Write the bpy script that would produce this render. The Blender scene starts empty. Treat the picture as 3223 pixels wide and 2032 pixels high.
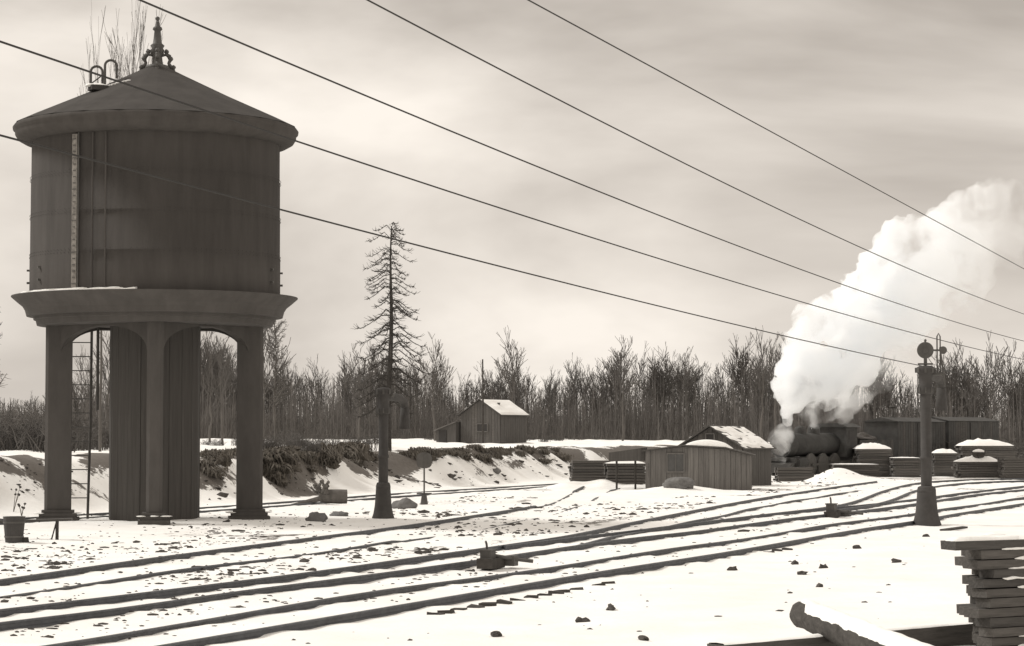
import bpy, math, random
import numpy as np
from mathutils import Vector, Matrix, noise as mnoise

R = math.radians
random.seed(7)
rng = np.random.default_rng(11)
scene = bpy.context.scene
COL = scene.collection

# ------------------------------------------------------------------ camera
F = 7500.0            # focal length in photograph pixels (3223 wide)
YS = F / 5200.0       # depths below were first read off for 5200 px
CX, CY = 1611.5, 1016.0
H = 2.8               # eye height above the rails' level
PITCH = math.atan(359.0 / F)
cam_d = bpy.data.cameras.new("camera")
cam_d.sensor_width = 36.0
cam_d.lens = 36.0 * F / 3223.0
cam_d.clip_start = 0.5
cam_d.clip_end = 9000
cam = bpy.data.objects.new("camera", cam_d)
COL.objects.link(cam)
cam.location = (0, 0, H)
cam.rotation_euler = (math.pi / 2 + PITCH, 0, 0)
scene.camera = cam

# ------------------------------------------------------------------ light
SUN_EL, SUN_AZ = 45.0, -75.0      # azimuth from +Y, negative = left
sun_dir = Vector((math.sin(R(SUN_AZ)) * math.cos(R(SUN_EL)), math.cos(R(SUN_AZ)) * math.cos(R(SUN_EL)), math.sin(R(SUN_EL))))
sd = bpy.data.lights.new("sun", 'SUN')
sd.energy = 2.2
sd.angle = R(14)
sd.color = (1.0, 0.975, 0.93)
sun = bpy.data.objects.new("sun", sd)
COL.objects.link(sun)
sun.rotation_euler = sun_dir.to_track_quat('Z', 'Y').to_euler()
sun.location = sun_dir * 80

world = bpy.data.worlds.new("World")
scene.world = world
world.use_nodes = True
nt = world.node_tree
nt.nodes.clear()
def wn(t, **k):
    n = nt.nodes.new(t)
    for a, b in k.items():
        setattr(n, a, b)
    return n
wo = wn('ShaderNodeOutputWorld')
bg = wn('ShaderNodeBackground')
nt.links.new(bg.outputs[0], wo.inputs[0])
sky = wn('ShaderNodeTexSky', sky_type='NISHITA', sun_disc=False)
sky.sun_elevation = R(SUN_EL)
sky.sun_rotation = R(SUN_AZ)
sky.air_density = 1.0
sky.dust_density = 3.0
bw = wn('ShaderNodeRGBToBW')
nt.links.new(sky.outputs[0], bw.inputs[0])
skysc = wn('ShaderNodeMath', operation='MULTIPLY')
nt.links.new(bw.outputs[0], skysc.inputs[0])
skysc.inputs[1].default_value = 0.055
tc = wn('ShaderNodeTexCoord')
mp = wn('ShaderNodeMapping')
mp.inputs['Scale'].default_value = (2.45, 2.45, 7.5)
mp.inputs['Location'].default_value = (2.6, 3.149, 7.70)
nt.links.new(tc.outputs['Generated'], mp.inputs[0])
n1 = wn('ShaderNodeTexNoise')
n1.inputs['Scale'].default_value = 1.25
n1.inputs['Detail'].default_value = 6
n1.inputs['Roughness'].default_value = 0.5
n1.inputs['Distortion'].default_value = 0.35
nt.links.new(mp.outputs[0], n1.inputs['Vector'])
cr = wn('ShaderNodeValToRGB')
cr.color_ramp.elements[0].position = 0.33
cr.color_ramp.elements[0].color = (0.50, 0.45, 0.40, 1)
cr.color_ramp.elements[1].position = 0.62
cr.color_ramp.elements[1].color = (1.05, 0.972, 0.88, 1)
nt.links.new(n1.outputs['Fac'], cr.inputs[0])
tint = wn('ShaderNodeMix', data_type='RGBA', blend_type='MULTIPLY')
tint.inputs['Factor'].default_value = 1.0
tint.inputs['A'].default_value = (1.0, 0.93, 0.85, 1)
nt.links.new(skysc.outputs[0], tint.inputs['B'])
mx = wn('ShaderNodeMix', data_type='RGBA')
mx.inputs['Factor'].default_value = 0.85
nt.links.new(tint.outputs['Result'], mx.inputs['A'])
nt.links.new(cr.outputs[0], mx.inputs['B'])
nt.links.new(mx.outputs['Result'], bg.inputs[0])
bg.inputs[1].default_value = 1.0

vs = scene.view_settings
vs.view_transform = 'Standard'
vs.look = 'None'
vs.exposure = 0.12
vs.gamma = 1.0
scene.cycles.max_bounces = 28
scene.cycles.diffuse_bounces = 4
scene.cycles.glossy_bounces = 3
scene.cycles.volume_bounces = 28
scene.cycles.transparent_max_bounces = 16
scene.cycles.use_denoising = True
scene.cycles.volume_step_rate = 1.0
scene.cycles.volume_max_steps = 256

# ------------------------------------------------------------------ helpers
FWD = Vector((0, math.cos(PITCH), math.sin(PITCH)))
UPV = Vector((0, -math.sin(PITCH), math.cos(PITCH)))
def ray(px, py):
    return (Vector((1, 0, 0)) * ((px - CX) / F) + UPV * ((CY - py) / F) + FWD).normalized()
def at(px, py, Y):
    d = ray(px, py)
    return Vector((0, 0, H)) + d * (Y / d.y)
def flat(px, py, z=0.0):
    d = ray(px, py)
    return Vector((0, 0, H)) + d * ((z - H) / d.z)

class MB:
    def __init__(s):
        s.v, s.f = [], []
    def add(s, vs_, fs_):
        o = len(s.v)
        s.v.extend([tuple(v) for v in vs_])
        s.f.extend([tuple(i + o for i in f) for f in fs_])
        return s
    def box(s, c, d, rot=None, jit=0.0):
        hx, hy, hz = d[0] / 2, d[1] / 2, d[2] / 2
        vs_ = [Vector((x * hx, y * hy, z * hz)) for x in (-1, 1) for y in (-1, 1) for z in (-1, 1)]
        if jit:
            vs_ = [v + Vector((random.uniform(-jit, jit), random.uniform(-jit, jit), random.uniform(-jit, jit))) for v in vs_]
        if rot is not None:
            vs_ = [rot @ v for v in vs_]
        c = Vector(c)
        return s.add([v + c for v in vs_], [(0, 1, 3, 2), (4, 6, 7, 5), (0, 4, 5, 1), (2, 3, 7, 6), (0, 2, 6, 4), (1, 5, 7, 3)])
    def tube(s, pts, rad, n=8, caps=True, flat_y=1.0):
        pts = [Vector(p) for p in pts]
        if not hasattr(rad, '__len__'):
            rad = [rad] * len(pts)
        vs_, fs_ = [], []
        prev = None
        for i, p in enumerate(pts):
            a = pts[max(i - 1, 0)]
            b = pts[min(i + 1, len(pts) - 1)]
            t = (b - a)
            t = t.normalized() if t.length > 1e-9 else Vector((0, 0, 1))
            if prev is None:
                u = t.orthogonal().normalized()
            else:
                u = prev - t * prev.dot(t)
                u = u.normalized() if u.length > 1e-6 else t.orthogonal().normalized()
            prev = u
            w = t.cross(u)
            for k in range(n):
                an = 2 * math.pi * k / n
                vs_.append(p + (u * math.cos(an) + w * math.sin(an) * flat_y) * rad[i])
        for i in range(len(pts) - 1):
            for k in range(n):
                k2 = (k + 1) % n
                fs_.append((i * n + k, i * n + k2, (i + 1) * n + k2, (i + 1) * n + k))
        if caps:
            fs_.append(tuple(range(n - 1, -1, -1)))
            fs_.append(tuple(range((len(pts) - 1) * n, len(pts) * n)))
        return s.add(vs_, fs_)
    def lathe(s, prof, n=48, c=(0, 0, 0)):
        c = Vector(c)
        vs_, fs_ = [], []
        for r_, z_ in prof:
            for k in range(n):
                an = 2 * math.pi * k / n
                vs_.append(c + Vector((max(r_, 1e-4) * math.cos(an), max(r_, 1e-4) * math.sin(an), z_)))
        for i in range(len(prof) - 1):
            for k in range(n):
                k2 = (k + 1) % n
                fs_.append((i * n + k, i * n + k2, (i + 1) * n + k2, (i + 1) * n + k))
        return s.add(vs_, fs_)
    def prism(s, poly, e0, e1):
        """poly: 3D points (closed ring); extruded from +e0 to +e1 vectors"""
        n = len(poly)
        e0, e1 = Vector(e0), Vector(e1)
        vs_ = [Vector(p) + e0 for p in poly] + [Vector(p) + e1 for p in poly]
        fs_ = [tuple(range(n - 1, -1, -1)), tuple(range(n, 2 * n))]
        fs_ += [(i, (i + 1) % n, n + (i + 1) % n, n + i) for i in range(n)]
        return s.add(vs_, fs_)
    def lump(s, c, r, sub=1, rough=0.35, squash=(1, 1, 1), seed=None):
        vs_, fs_ = ICO[sub]
        off = Vector((random.uniform(-99, 99),) * 3) if seed is None else Vector((seed, seed * 1.7, -seed))
        c = Vector(c)
        out = []
        for v in vs_:
            k = 1 + rough * mnoise.noise(v * 1.6 + off) * 1.6
            out.append(c + Vector((v.x * squash[0], v.y * squash[1], v.z * squash[2])) * (r * k))
        return s.add(out, fs_)
    def mesh(s, name, m, smooth=False):
        me = bpy.data.meshes.new(name)
        me.from_pydata(s.v, [], s.f)
        me.update()
        if m is not None:
            me.materials.append(m)
        if smooth:
            me.shade_smooth() if hasattr(me, 'shade_smooth') else None
        return me
    def build(s, name, m, parent=None, smooth=False, loc=None, rot=None):
        o = bpy.data.objects.new(name, s.mesh(name, m, smooth))
        COL.objects.link(o)
        if parent is not None:
            o.parent = parent
        if loc is not None:
            o.location = loc
        if rot is not None:
            o.rotation_euler = rot
        return o

def _ico(sub):
    import bmesh
    bm = bmesh.new()
    bmesh.ops.create_icosphere(bm, subdivisions=sub, radius=1)
    vs_ = [v.co.copy() for v in bm.verts]
    fs_ = [tuple(v.index for v in f.verts) for f in bm.faces]
    bm.free()
    return vs_, fs_
ICO = {i: _ico(i) for i in (1, 2, 3)}

def tag(o, label, cat, group=None):
    o["label"] = label
    o["category"] = cat
    if group:
        o["group"] = group
    return o
def thing(name, label, cat, loc=(0, 0, 0), rz=0.0, group=None):
    o = bpy.data.objects.new(name, None)
    COL.objects.link(o)
    o.location = loc
    o.rotation_euler = (0, 0, rz)
    o.empty_display_size = 0.2
    return tag(o, label, cat, group)
def inst(name, me, parent=None, loc=(0, 0, 0), rot=(0, 0, 0), scl=(1, 1, 1)):
    o = bpy.data.objects.new(name, me)
    COL.objects.link(o)
    o.parent = parent
    o.location, o.rotation_euler, o.scale = loc, rot, scl
    return o

# ------------------------------------------------------------------ materials
def mat(name, c, rough=0.8, var=0.25, scale=4.0, bump=0.15, stretch=(1, 1, 1), spec=0.3, metal=0.0, dist=0.02):
    m = bpy.data.materials.new(name)
    m.use_nodes = True
    t = m.node_tree
    b = t.nodes['Principled BSDF']
    b.inputs['Roughness'].default_value = rough
    b.inputs['Specular IOR Level'].default_value = spec
    b.inputs['Metallic'].default_value = metal
    co = t.nodes.new('ShaderNodeTexCoord')
    mpn = t.nodes.new('ShaderNodeMapping')
    mpn.inputs['Scale'].default_value = stretch
    t.links.new(co.outputs['Object'], mpn.inputs[0])
    nz = t.nodes.new('ShaderNodeTexNoise')
    nz.inputs['Scale'].default_value = scale
    nz.inputs['Detail'].default_value = 6
    nz.inputs['Roughness'].default_value = 0.65
    t.links.new(mpn.outputs[0], nz.inputs['Vector'])
    rp = t.nodes.new('ShaderNodeValToRGB')
    rp.color_ramp.elements[0].position = 0.3
    rp.color_ramp.elements[1].position = 0.7
    rp.color_ramp.elements[0].color = (c[0] * (1 - var), c[1] * (1 - var), c[2] * (1 - var), 1)
    rp.color_ramp.elements[1].color = (min(c[0] * (1 + var), 1), min(c[1] * (1 + var), 1), min(c[2] * (1 + var), 1), 1)
    t.links.new(nz.outputs['Fac'], rp.inputs[0])
    t.links.new(rp.outputs[0], b.inputs['Base Color'])
    if bump:
        bp = t.nodes.new('ShaderNodeBump')
        bp.inputs['Strength'].default_value = bump
        bp.inputs['Distance'].default_value = dist
        t.links.new(nz.outputs['Fac'], bp.inputs['Height'])
        t.links.new(bp.outputs[0], b.inputs['Normal'])
    return m

M = {}
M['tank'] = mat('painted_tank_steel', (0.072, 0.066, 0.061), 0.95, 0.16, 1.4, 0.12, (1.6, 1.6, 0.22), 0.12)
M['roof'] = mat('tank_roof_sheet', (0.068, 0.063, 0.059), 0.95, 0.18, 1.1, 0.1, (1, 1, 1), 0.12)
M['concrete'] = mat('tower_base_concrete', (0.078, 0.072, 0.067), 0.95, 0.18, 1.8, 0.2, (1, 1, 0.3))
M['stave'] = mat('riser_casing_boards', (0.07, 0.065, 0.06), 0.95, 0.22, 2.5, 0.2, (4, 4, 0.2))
M['iron'] = mat('dark_cast_iron', (0.085, 0.08, 0.074), 0.6, 0.25, 3.0, 0.15)
M['crane'] = mat('water_crane_iron', (0.065, 0.061, 0.058), 0.9, 0.2, 3.0, 0.15)
M['gauge'] = mat('gauge_board_paint', (0.2, 0.185, 0.168), 0.9, 0.45, 6.0, 0.1)
M['rail'] = mat('weathered_rail_steel', (0.085, 0.088, 0.095), 0.6, 0.3, 5.0, 0.2, (1, 1, 1), 0.35)
M['tie'] = mat('creosoted_wood', (0.055, 0.05, 0.045), 0.95, 0.3, 5.0, 0.3)
M['lumber'] = mat('weathered_lumber', (0.092, 0.085, 0.078), 0.92, 0.3, 5.0, 0.35, (0.5, 6, 6))
M['lumber_b'] = mat('grey_lumber', (0.108, 0.1, 0.092), 0.92, 0.3, 5.0, 0.35, (0.5, 6, 6))
M['lumber_c'] = mat('dark_lumber', (0.075, 0.07, 0.065), 0.92, 0.3, 5.0, 0.35, (0.5, 6, 6))
M['bark'] = mat('bark', (0.115, 0.106, 0.097), 0.95, 0.3, 6.0, 0.4, (1, 1, 0.2))
M['twig'] = mat('bare_twigs', (0.105, 0.097, 0.09), 0.95, 0.2, 3.0, 0)
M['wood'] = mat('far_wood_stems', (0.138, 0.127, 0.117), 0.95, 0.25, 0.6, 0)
M['deadtree'] = mat('dead_tree_bark', (0.068, 0.063, 0.058), 0.95, 0.35, 7.0, 0.8, (.6, 2, 2), 0.1)
M['grass'] = mat('dead_grass', (0.115, 0.102, 0.086), 0.95, 0.35, 3.0, 0)
M['clod'] = mat('frozen_earth', (0.075, 0.068, 0.062), 0.95, 0.4, 6.0, 0.3)
M['stone'] = mat('stone', (0.15, 0.145, 0.14), 0.9, 0.3, 4.0, 0.4)
M['board'] = mat('shed_boards', (0.148, 0.139, 0.13), 0.92, 0.25, 3.0, 0.25, (5, 5, 0.25))
M['board_p'] = mat('pale_shed_boards', (0.172, 0.162, 0.151), 0.92, 0.25, 3.0, 0.25, (5, 5, 0.25))
M['board_d'] = mat('dark_shed_boards', (0.09, 0.084, 0.078), 0.92, 0.25, 3.0, 0.25, (5, 5, 0.25))
M['dark'] = mat('dark_opening', (0.035, 0.032, 0.03), 0.6, 0.2, 3.0, 0)
M['glass'] = mat('dusty_window_glass', (0.07, 0.068, 0.065), 0.25, 0.2, 3.0, 0, spec=0.5)
M['loco'] = mat('locomotive_iron', (0.055, 0.053, 0.05), 0.8, 0.25, 2.0, 0.1)
M['wire'] = mat('wire', (0.024, 0.022, 0.020), 0.7, 0.1, 3.0, 0)

def snow_nodes(m, soil_shade):
    t = m.node_tree
    b = t.nodes['Principled BSDF']
    b.inputs['Roughness'].default_value = 0.75
    b.inputs['Specular IOR Level'].default_value = 0.2
    co = t.nodes.new('ShaderNodeTexCoord')
    def nz(scale, detail=6, rough=0.6, stretch=None):
        n = t.nodes.new('ShaderNodeTexNoise')
        n.inputs['Scale'].default_value = scale
        n.inputs['Detail'].default_value = detail
        n.inputs['Roughness'].default_value = rough
        if stretch:
            mpn = t.nodes.new('ShaderNodeMapping')
            mpn.inputs['Scale'].default_value = stretch
            t.links.new(co.outputs['Object'], mpn.inputs[0])
            t.links.new(mpn.outputs[0], n.inputs['Vector'])
        else:
            t.links.new(co.outputs['Object'], n.inputs['Vector'])
        return n
    tone = nz(0.35)
    rp = t.nodes.new('ShaderNodeValToRGB')
    rp.color_ramp.elements[0].position = 0.3
    rp.color_ramp.elements[0].color = (0.83, 0.81, 0.775, 1)
    rp.color_ramp.elements[1].position = 0.65
    rp.color_ramp.elements[1].color = (0.92, 0.912, 0.89, 1)
    t.links.new(tone.outputs['Fac'], rp.inputs[0])
    bn = nz(3.0, 8, 0.65)
    bp = t.nodes.new('ShaderNodeBump')
    bp.inputs['Strength'].default_value = 0.5
    bp.inputs['Distance'].default_value = 0.05
    t.links.new(bn.outputs['Fac'], bp.inputs['Height'])
    t.links.new(bp.outputs[0], b.inputs['Normal'])
    if not soil_shade:
        t.links.new(rp.outputs[0], b.inputs['Base Color'])
        return
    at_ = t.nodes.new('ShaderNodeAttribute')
    at_.attribute_name = 'soil_shade'
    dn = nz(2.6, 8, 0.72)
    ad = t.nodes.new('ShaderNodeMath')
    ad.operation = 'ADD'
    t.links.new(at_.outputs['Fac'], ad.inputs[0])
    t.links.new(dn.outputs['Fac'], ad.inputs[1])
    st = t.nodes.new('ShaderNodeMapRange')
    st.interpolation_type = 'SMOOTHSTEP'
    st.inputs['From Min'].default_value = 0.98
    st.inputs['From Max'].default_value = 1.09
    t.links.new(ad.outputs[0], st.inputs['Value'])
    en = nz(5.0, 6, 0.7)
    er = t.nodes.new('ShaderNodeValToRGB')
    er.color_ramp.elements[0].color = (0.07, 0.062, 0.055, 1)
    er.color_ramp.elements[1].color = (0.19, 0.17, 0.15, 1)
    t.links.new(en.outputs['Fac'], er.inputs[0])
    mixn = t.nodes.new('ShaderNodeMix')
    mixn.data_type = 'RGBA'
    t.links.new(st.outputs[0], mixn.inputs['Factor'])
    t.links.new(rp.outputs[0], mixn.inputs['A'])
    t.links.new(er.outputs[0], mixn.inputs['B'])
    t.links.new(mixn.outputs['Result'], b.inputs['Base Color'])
def snow_mat(name, soil_shade):
    m = bpy.data.materials.new(name)
    m.use_nodes = True
    snow_nodes(m, soil_shade)
    return m
M['snow'] = snow_mat('snow', False)
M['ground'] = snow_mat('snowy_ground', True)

# ------------------------------------------------------------------ rail lines (photograph pixels on the ground plane)
RAIL_H = 0.125
RAILS = {
    'F': [(-300, 2166), (602, 2014), (1472, 1867), (1900, 1796), (2300, 1734), (2700, 1665), (2880, 1638), (3030, 1612), (3400, 1556)],
    'E': [(-300, 2087), (174, 2017), (602, 1949), (1205, 1854), (1500, 1812), (2000, 1740), (2300, 1696), (2700, 1635), (2887, 1611), (3100, 1580), (3400, 1538)],
    'C': [(-300, 1952), (0, 1917), (500, 1858), (1000, 1796), (1300, 1754), (1560, 1718), (1798, 1682), (2032, 1634), (2385, 1568), (2634, 1530), (2760, 1513)],
    'L2': [(1640, 1738), (1800, 1712), (1966, 1676), (2219, 1628), (2406, 1588), (2560, 1562), (2700, 1540)],
    'L3': [(1590, 1716), (1800, 1690), (1962, 1672), (2115, 1653), (2400, 1618), (2572, 1599), (2700, 1589), (2891, 1568), (3041, 1548), (3223, 1528)],
    'D': [(-300, 1996), (0, 1958), (357, 1915), (771, 1857), (1000, 1828), (1300, 1789), (1600, 1747), (1948, 1697), (2196, 1669), (2495, 1629), (2732, 1603), (2891, 1582), (3092, 1552), (3300, 1532)],
    'A': [(-300, 1866), (0, 1823), (500, 1752), (1000, 1688), (1300, 1649), (1560, 1610), (1673, 1592), (1740, 1576), (1800, 1547), (1850, 1524), (1900, 1510)],
    'B': [(-300, 1902), (0, 1862), (458, 1800), (960, 1733), (1400, 1672), (1700, 1618), (1840, 1578), (1905, 1545), (1985, 1521)],
    'X1': [(-300, 1648), (0, 1629), (352, 1608), (640, 1592), (1000, 1567), (1230, 1550), (1780, 1517), (1900, 1509)],
    'X2': [(-300, 1660), (0, 1641), (352, 1618), (640, 1603), (1000, 1577), (1230, 1559), (1780, 1523), (1900, 1514)],
    'Y1': [(2560, 1600), (2640, 1588), (2700, 1573), (2792, 1540), (2900, 1517), (3041, 1508), (3300, 1503)],
    'Y2': [(2640, 1602), (2740, 1588), (2806, 1571), (2889, 1540), (2990, 1523), (3100, 1515), (3300, 1509)],
}
def spline(pts, step=0.8):
    pts = [Vector(p) for p in pts]
    out = []
    for i in range(len(pts) - 1):
        p0 = pts[max(i - 1, 0)]; p1 = pts[i]; p2 = pts[i + 1]; p3 = pts[min(i + 2, len(pts) - 1)]
        n = max(2, int((p2 - p1).length / step))
        m1 = (p2 - p0) * 0.5 if i > 0 else (p2 - p1)
        m2 = (p3 - p1) * 0.5 if i + 2 < len(pts) else (p2 - p1)
        L = (p2 - p1).length
        m1 = m1.normalized() * L if m1.length > 0 else m1
        m2 = m2.normalized() * L if m2.length > 0 else m2
        for k in range(n):
            t = k / n
            out.append(p1 * (2 * t**3 - 3 * t**2 + 1) + m1 * (t**3 - 2 * t**2 + t) + p2 * (-2 * t**3 + 3 * t**2) + m2 * (t**3 - t**2))
    out.append(pts[-1])
    return out
RPATH = {k: spline([flat(px, py, RAIL_H) for px, py in v]) for k, v in RAILS.items()}

# ------------------------------------------------------------------ terrain
BANKLINE = np.array([(-60, -30), (-28, 33), (-16.8, 54.3), (-11.9, 63.6), (-5.7, 77.5), (3.2, 100.0), (24, 150.0), (60, 225.0), (140, 360), (400, 700)], float) * np.array([1.0, YS])
def bank_d(x, y):
    """signed distance behind the far track line (positive = beyond it)"""
    x = np.asarray(x, float); y = np.asarray(y, float)
    best = np.full(x.shape, 1e9); sgn = np.ones(x.shape)
    for a, b in zip(BANKLINE[:-1], BANKLINE[1:]):
        d = b - a
        L2 = (d**2).sum()
        t = np.clip(((x - a[0]) * d[0] + (y - a[1]) * d[1]) / L2, 0, 1)
        qx, qy = a[0] + t * d[0], a[1] + t * d[1]
        dd = np.hypot(x - qx, y - qy)
        s = np.sign(d[0] * (y - a[1]) - d[1] * (x - a[0]))
        m = dd < best
        best = np.where(m, dd, best)
        sgn = np.where(m, s, sgn)
    return best * sgn
_tab = rng.random((256, 256))
def vnoise(x, y, s):
    x = np.asarray(x, float) / s + 131.7; y = np.asarray(y, float) / s + 71.3
    xi = np.floor(x).astype(int); yi = np.floor(y).astype(int)
    fx = x - xi; fy = y - yi
    fx = fx * fx * (3 - 2 * fx); fy = fy * fy * (3 - 2 * fy)
    g = lambda i, j: _tab[i % 256, j % 256]
    return (g(xi, yi) * (1 - fx) + g(xi + 1, yi) * fx) * (1 - fy) + (g(xi, yi + 1) * (1 - fx) + g(xi + 1, yi + 1) * fx) * fy - 0.5
def sstep(a, b, v):
    t = np.clip((v - a) / (b - a), 0, 1)
    return t * t * (3 - 2 * t)
_railpts = np.array([(p.x, p.y) for k in RPATH for p in RPATH[k][::2]])
def rail_dist(x, y):
    x = np.asarray(x, float).ravel(); y = np.asarray(y, float).ravel()
    out = np.full(x.shape, 1e3)
    sel = np.where((y > 10) & (y < 240) & (np.abs(x) < 90))[0]
    for c in np.array_split(sel, max(1, len(sel) // 4000 + 1)):
        if len(c) == 0:
            continue
        dx = x[c, None] - _railpts[None, :, 0]; dy = y[c, None] - _railpts[None, :, 1]
        out[c] = np.sqrt((dx * dx + dy * dy).min(axis=1))
    return out
MOUNDS = [(a_, b_ * YS, c_, d_) for a_, b_, c_, d_ in [(4.6, 92.0, 3.6, 0.45), (8.6, 85.0, 2.6, 0.35), (20.5, 104.0, 2.2, 0.9), (-11.8, 54.7, 7.0, 0.10), (22.0, 110.0, 3.0, 0.4)]]
def height(x, y):
    x = np.asarray(x, float); y = np.asarray(y, float)
    d = bank_d(x, y)
    wob = vnoise(x, y, 5.0) * 2.2 + vnoise(x, y, 1.7) * 0.8
    dd = d + wob
    hb = 2.05 * sstep(2.6, 7.2, dd) ** 1.3 + 0.45 * sstep(8, 50, d) + 1.2 * sstep(80, 300, d)
    z = hb + sstep(3, 9, d) * (vnoise(x, y, 3.0) * 0.35 + vnoise(x, y, 1.1) * 0.15)
    z = z + (vnoise(x, y, 4.0) * 0.10 + vnoise(x, y, 1.3) * 0.05 + vnoise(x, y, 0.6) * 0.025) * (1 - sstep(3, 9, d))
    for mx_, my_, mr_, mh_ in MOUNDS:
        z = z + mh_ * np.exp(-((x - mx_)**2 + (y - my_)**2) / (mr_ * mr_ * 0.5))
    return z
def axis(lo, hi, a, b, fine, grow):
    v = list(np.arange(a, b + 1e-6, fine))
    s = fine
    while v[-1] < hi:
        s *= grow; v.append(v[-1] + s)
    s = fine
    while v[0] > lo:
        s *= grow; v.insert(0, v[0] - s)
    return np.array(v)
gx = axis(-2500, 2500, -22, 34, 0.24, 1.09)
gy = axis(-300, 6000, 27, 160, 0.33, 1.07)
XX, YY = np.meshgrid(gx, gy)
ZZ = height(XX, YY)
RD = rail_dist(XX, YY).reshape(XX.shape)
BD = bank_d(XX, YY)
near = BD < 2.5
ZZ = np.where(near, ZZ * np.clip((RD - 0.15) / 0.9, 0, 1), ZZ)
shoulder = np.exp(-((RD - 0.34) / 0.24) ** 2)
ZZ = np.where(near, ZZ + shoulder * (0.02 + 0.055 * vnoise(XX, YY, 1.3) + 0.045 * vnoise(XX, YY, 0.5)) + 0.05 * vnoise(XX, YY, 0.5) * sstep(.5, 1.2, RD), ZZ)
import bisect
_gxl, _gyl = gx.tolist(), gy.tolist()
def _bil(A, x, y):
    i = min(max(bisect.bisect_right(_gxl, x) - 1, 0), len(_gxl) - 2)
    j = min(max(bisect.bisect_right(_gyl, y) - 1, 0), len(_gyl) - 2)
    u = (x - _gxl[i]) / (_gxl[i + 1] - _gxl[i]); v = (y - _gyl[j]) / (_gyl[j + 1] - _gyl[j])
    return float((A[j, i] * (1 - u) + A[j, i + 1] * u) * (1 - v) + (A[j + 1, i] * (1 - u) + A[j + 1, i + 1] * u) * v)
def gz(x, y):
    return _bil(ZZ, x, y)
def d_flat(x, y):
    return _bil(BD, x, y) < 2.5
def hit(px, py):
    d = ray(px, py)
    p0 = Vector((0, 0, H))
    t = 10.0
    while t < 600:
        p = p0 + d * t
        if p.z <= gz(p.x, p.y):
            return Vector((p.x, p.y, gz(p.x, p.y)))
        t += 0.25 + t * 0.002
    return p0 + d * 600

soil_shade = np.zeros_like(ZZ)
face = sstep(3.0, 4.5, BD) * (1 - sstep(7.5, 10.0, BD))
soil_shade += face * (0.40 + 0.85 * vnoise(XX, YY, 2.2) + 0.3 * vnoise(XX, YY, 0.9))
top_edge = sstep(5.0, 6.2, BD + vnoise(XX, YY, 3.0) * 2) * (1 - sstep(7.6, 9.0, BD + vnoise(XX, YY, 3.0) * 2))
soil_shade += top_edge * (0.42 + 1.0 * vnoise(XX, YY, 2.6) + .5 * vnoise(XX, YY, .9))
soil_shade += sstep(9, 14, BD) * (0.22 + 0.5 * vnoise(XX, YY, 3.5))
soil_shade += sstep(90, 140, BD) * 0.5
soil_shade += (1 - sstep(0.06, 0.26, RD)) * 0.38  # dark ribbon beside each rail: cinder dirt plus the rail's shadow painted in
yard = (1 - sstep(2.0, 3.0, BD)) * sstep(1.0, 1.6, RD)
soil_shade += yard * sstep(34 * YS, 44 * YS, YY) * (0.17 + 0.95 * np.clip(vnoise(XX, YY, 3.4), -0.2, 0.5))
soil_shade += (1 - sstep(1.0, 2.5, RD)) * sstep(0.4, 0.8, RD) * 0.16 * sstep(36 * YS, 42 * YS, YY)
ny, nx = XX.shape
verts = np.stack([XX.ravel(), YY.ravel(), ZZ.ravel()], 1)
idx = np.arange(nx * ny).reshape(ny, nx)
quads = np.stack([idx[:-1, :-1].ravel(), idx[:-1, 1:].ravel(), idx[1:, 1:].ravel(), idx[1:, :-1].ravel()], 1)
gme = bpy.data.meshes.new('ground')
gme.from_pydata(verts.tolist(), [], quads.tolist())
gme.attributes.new('soil_shade', 'FLOAT', 'POINT').data.foreach_set('value', soil_shade.ravel().astype(np.float32))
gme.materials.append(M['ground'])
gme.shade_smooth()
ground = bpy.data.objects.new('ground', gme)
COL.objects.link(ground)
ground['kind'] = 'structure'

# ------------------------------------------------------------------ railway tracks
def rail_mesh(path, zlift=None):
    prof = [(-0.065, -0.06), (-0.065, 0.02), (-0.02, 0.04), (-0.018, 0.105), (-0.037, 0.115), (-0.037, 0.15), (0.037, 0.15), (0.037, 0.115), (0.018, 0.105), (0.02, 0.04), (0.065, 0.02), (0.065, -0.06)]
    mb = MB()
    n = len(prof)
    vs_, fs_ = [], []
    for i, p in enumerate(path):
        a = path[max(i - 1, 0)]; b = path[min(i + 1, len(path) - 1)]
        t = (b - a).normalized()
        s = Vector((t.y, -t.x, 0))
        zl = zlift[i] if zlift else 0.0
        for u, w in prof:
            vs_.append(Vector((p.x, p.y, 0)) + s * u + Vector((0, 0, w * .833 + zl * .8)))
    for i in range(len(path) - 1):
        for k in range(n):
            k2 = (k + 1) % n
            fs_.append((i * n + k, i * n + k2, (i + 1) * n + k2, (i + 1) * n + k))
    fs_.append(tuple(range(n))); fs_.append(tuple(range((len(path) - 1) * n, len(path) * n))[::-1])
    mb.add(vs_, fs_)
    return mb
def lift(k, fn):
    return [fn(p, i / len(RPATH[k])) for i, p in enumerate(RPATH[k])]
TR = [
    ('railway_track', 'nearest railway track crossing the snow in front of the lumber stack', ('E', 'F')),
    ('railway_track', 'second railway track from the front, running straight on past the switch', ('L3', 'D')),
    ('railway_track', 'railway track branching off the second track towards the locomotive', ('C', 'L2')),
    ('railway_track', 'half buried railway track in front of the water tower, curving to the sheds', ('A', 'B')),
    ('railway_track', 'thin far railway track behind the water tower at the foot of the bank', ('X1', 'X2')),
    ('railway_track', 'railway track curving away to the right behind the right hand water crane', ('Y1', 'Y2')),
]
TRACK = {}
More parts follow.
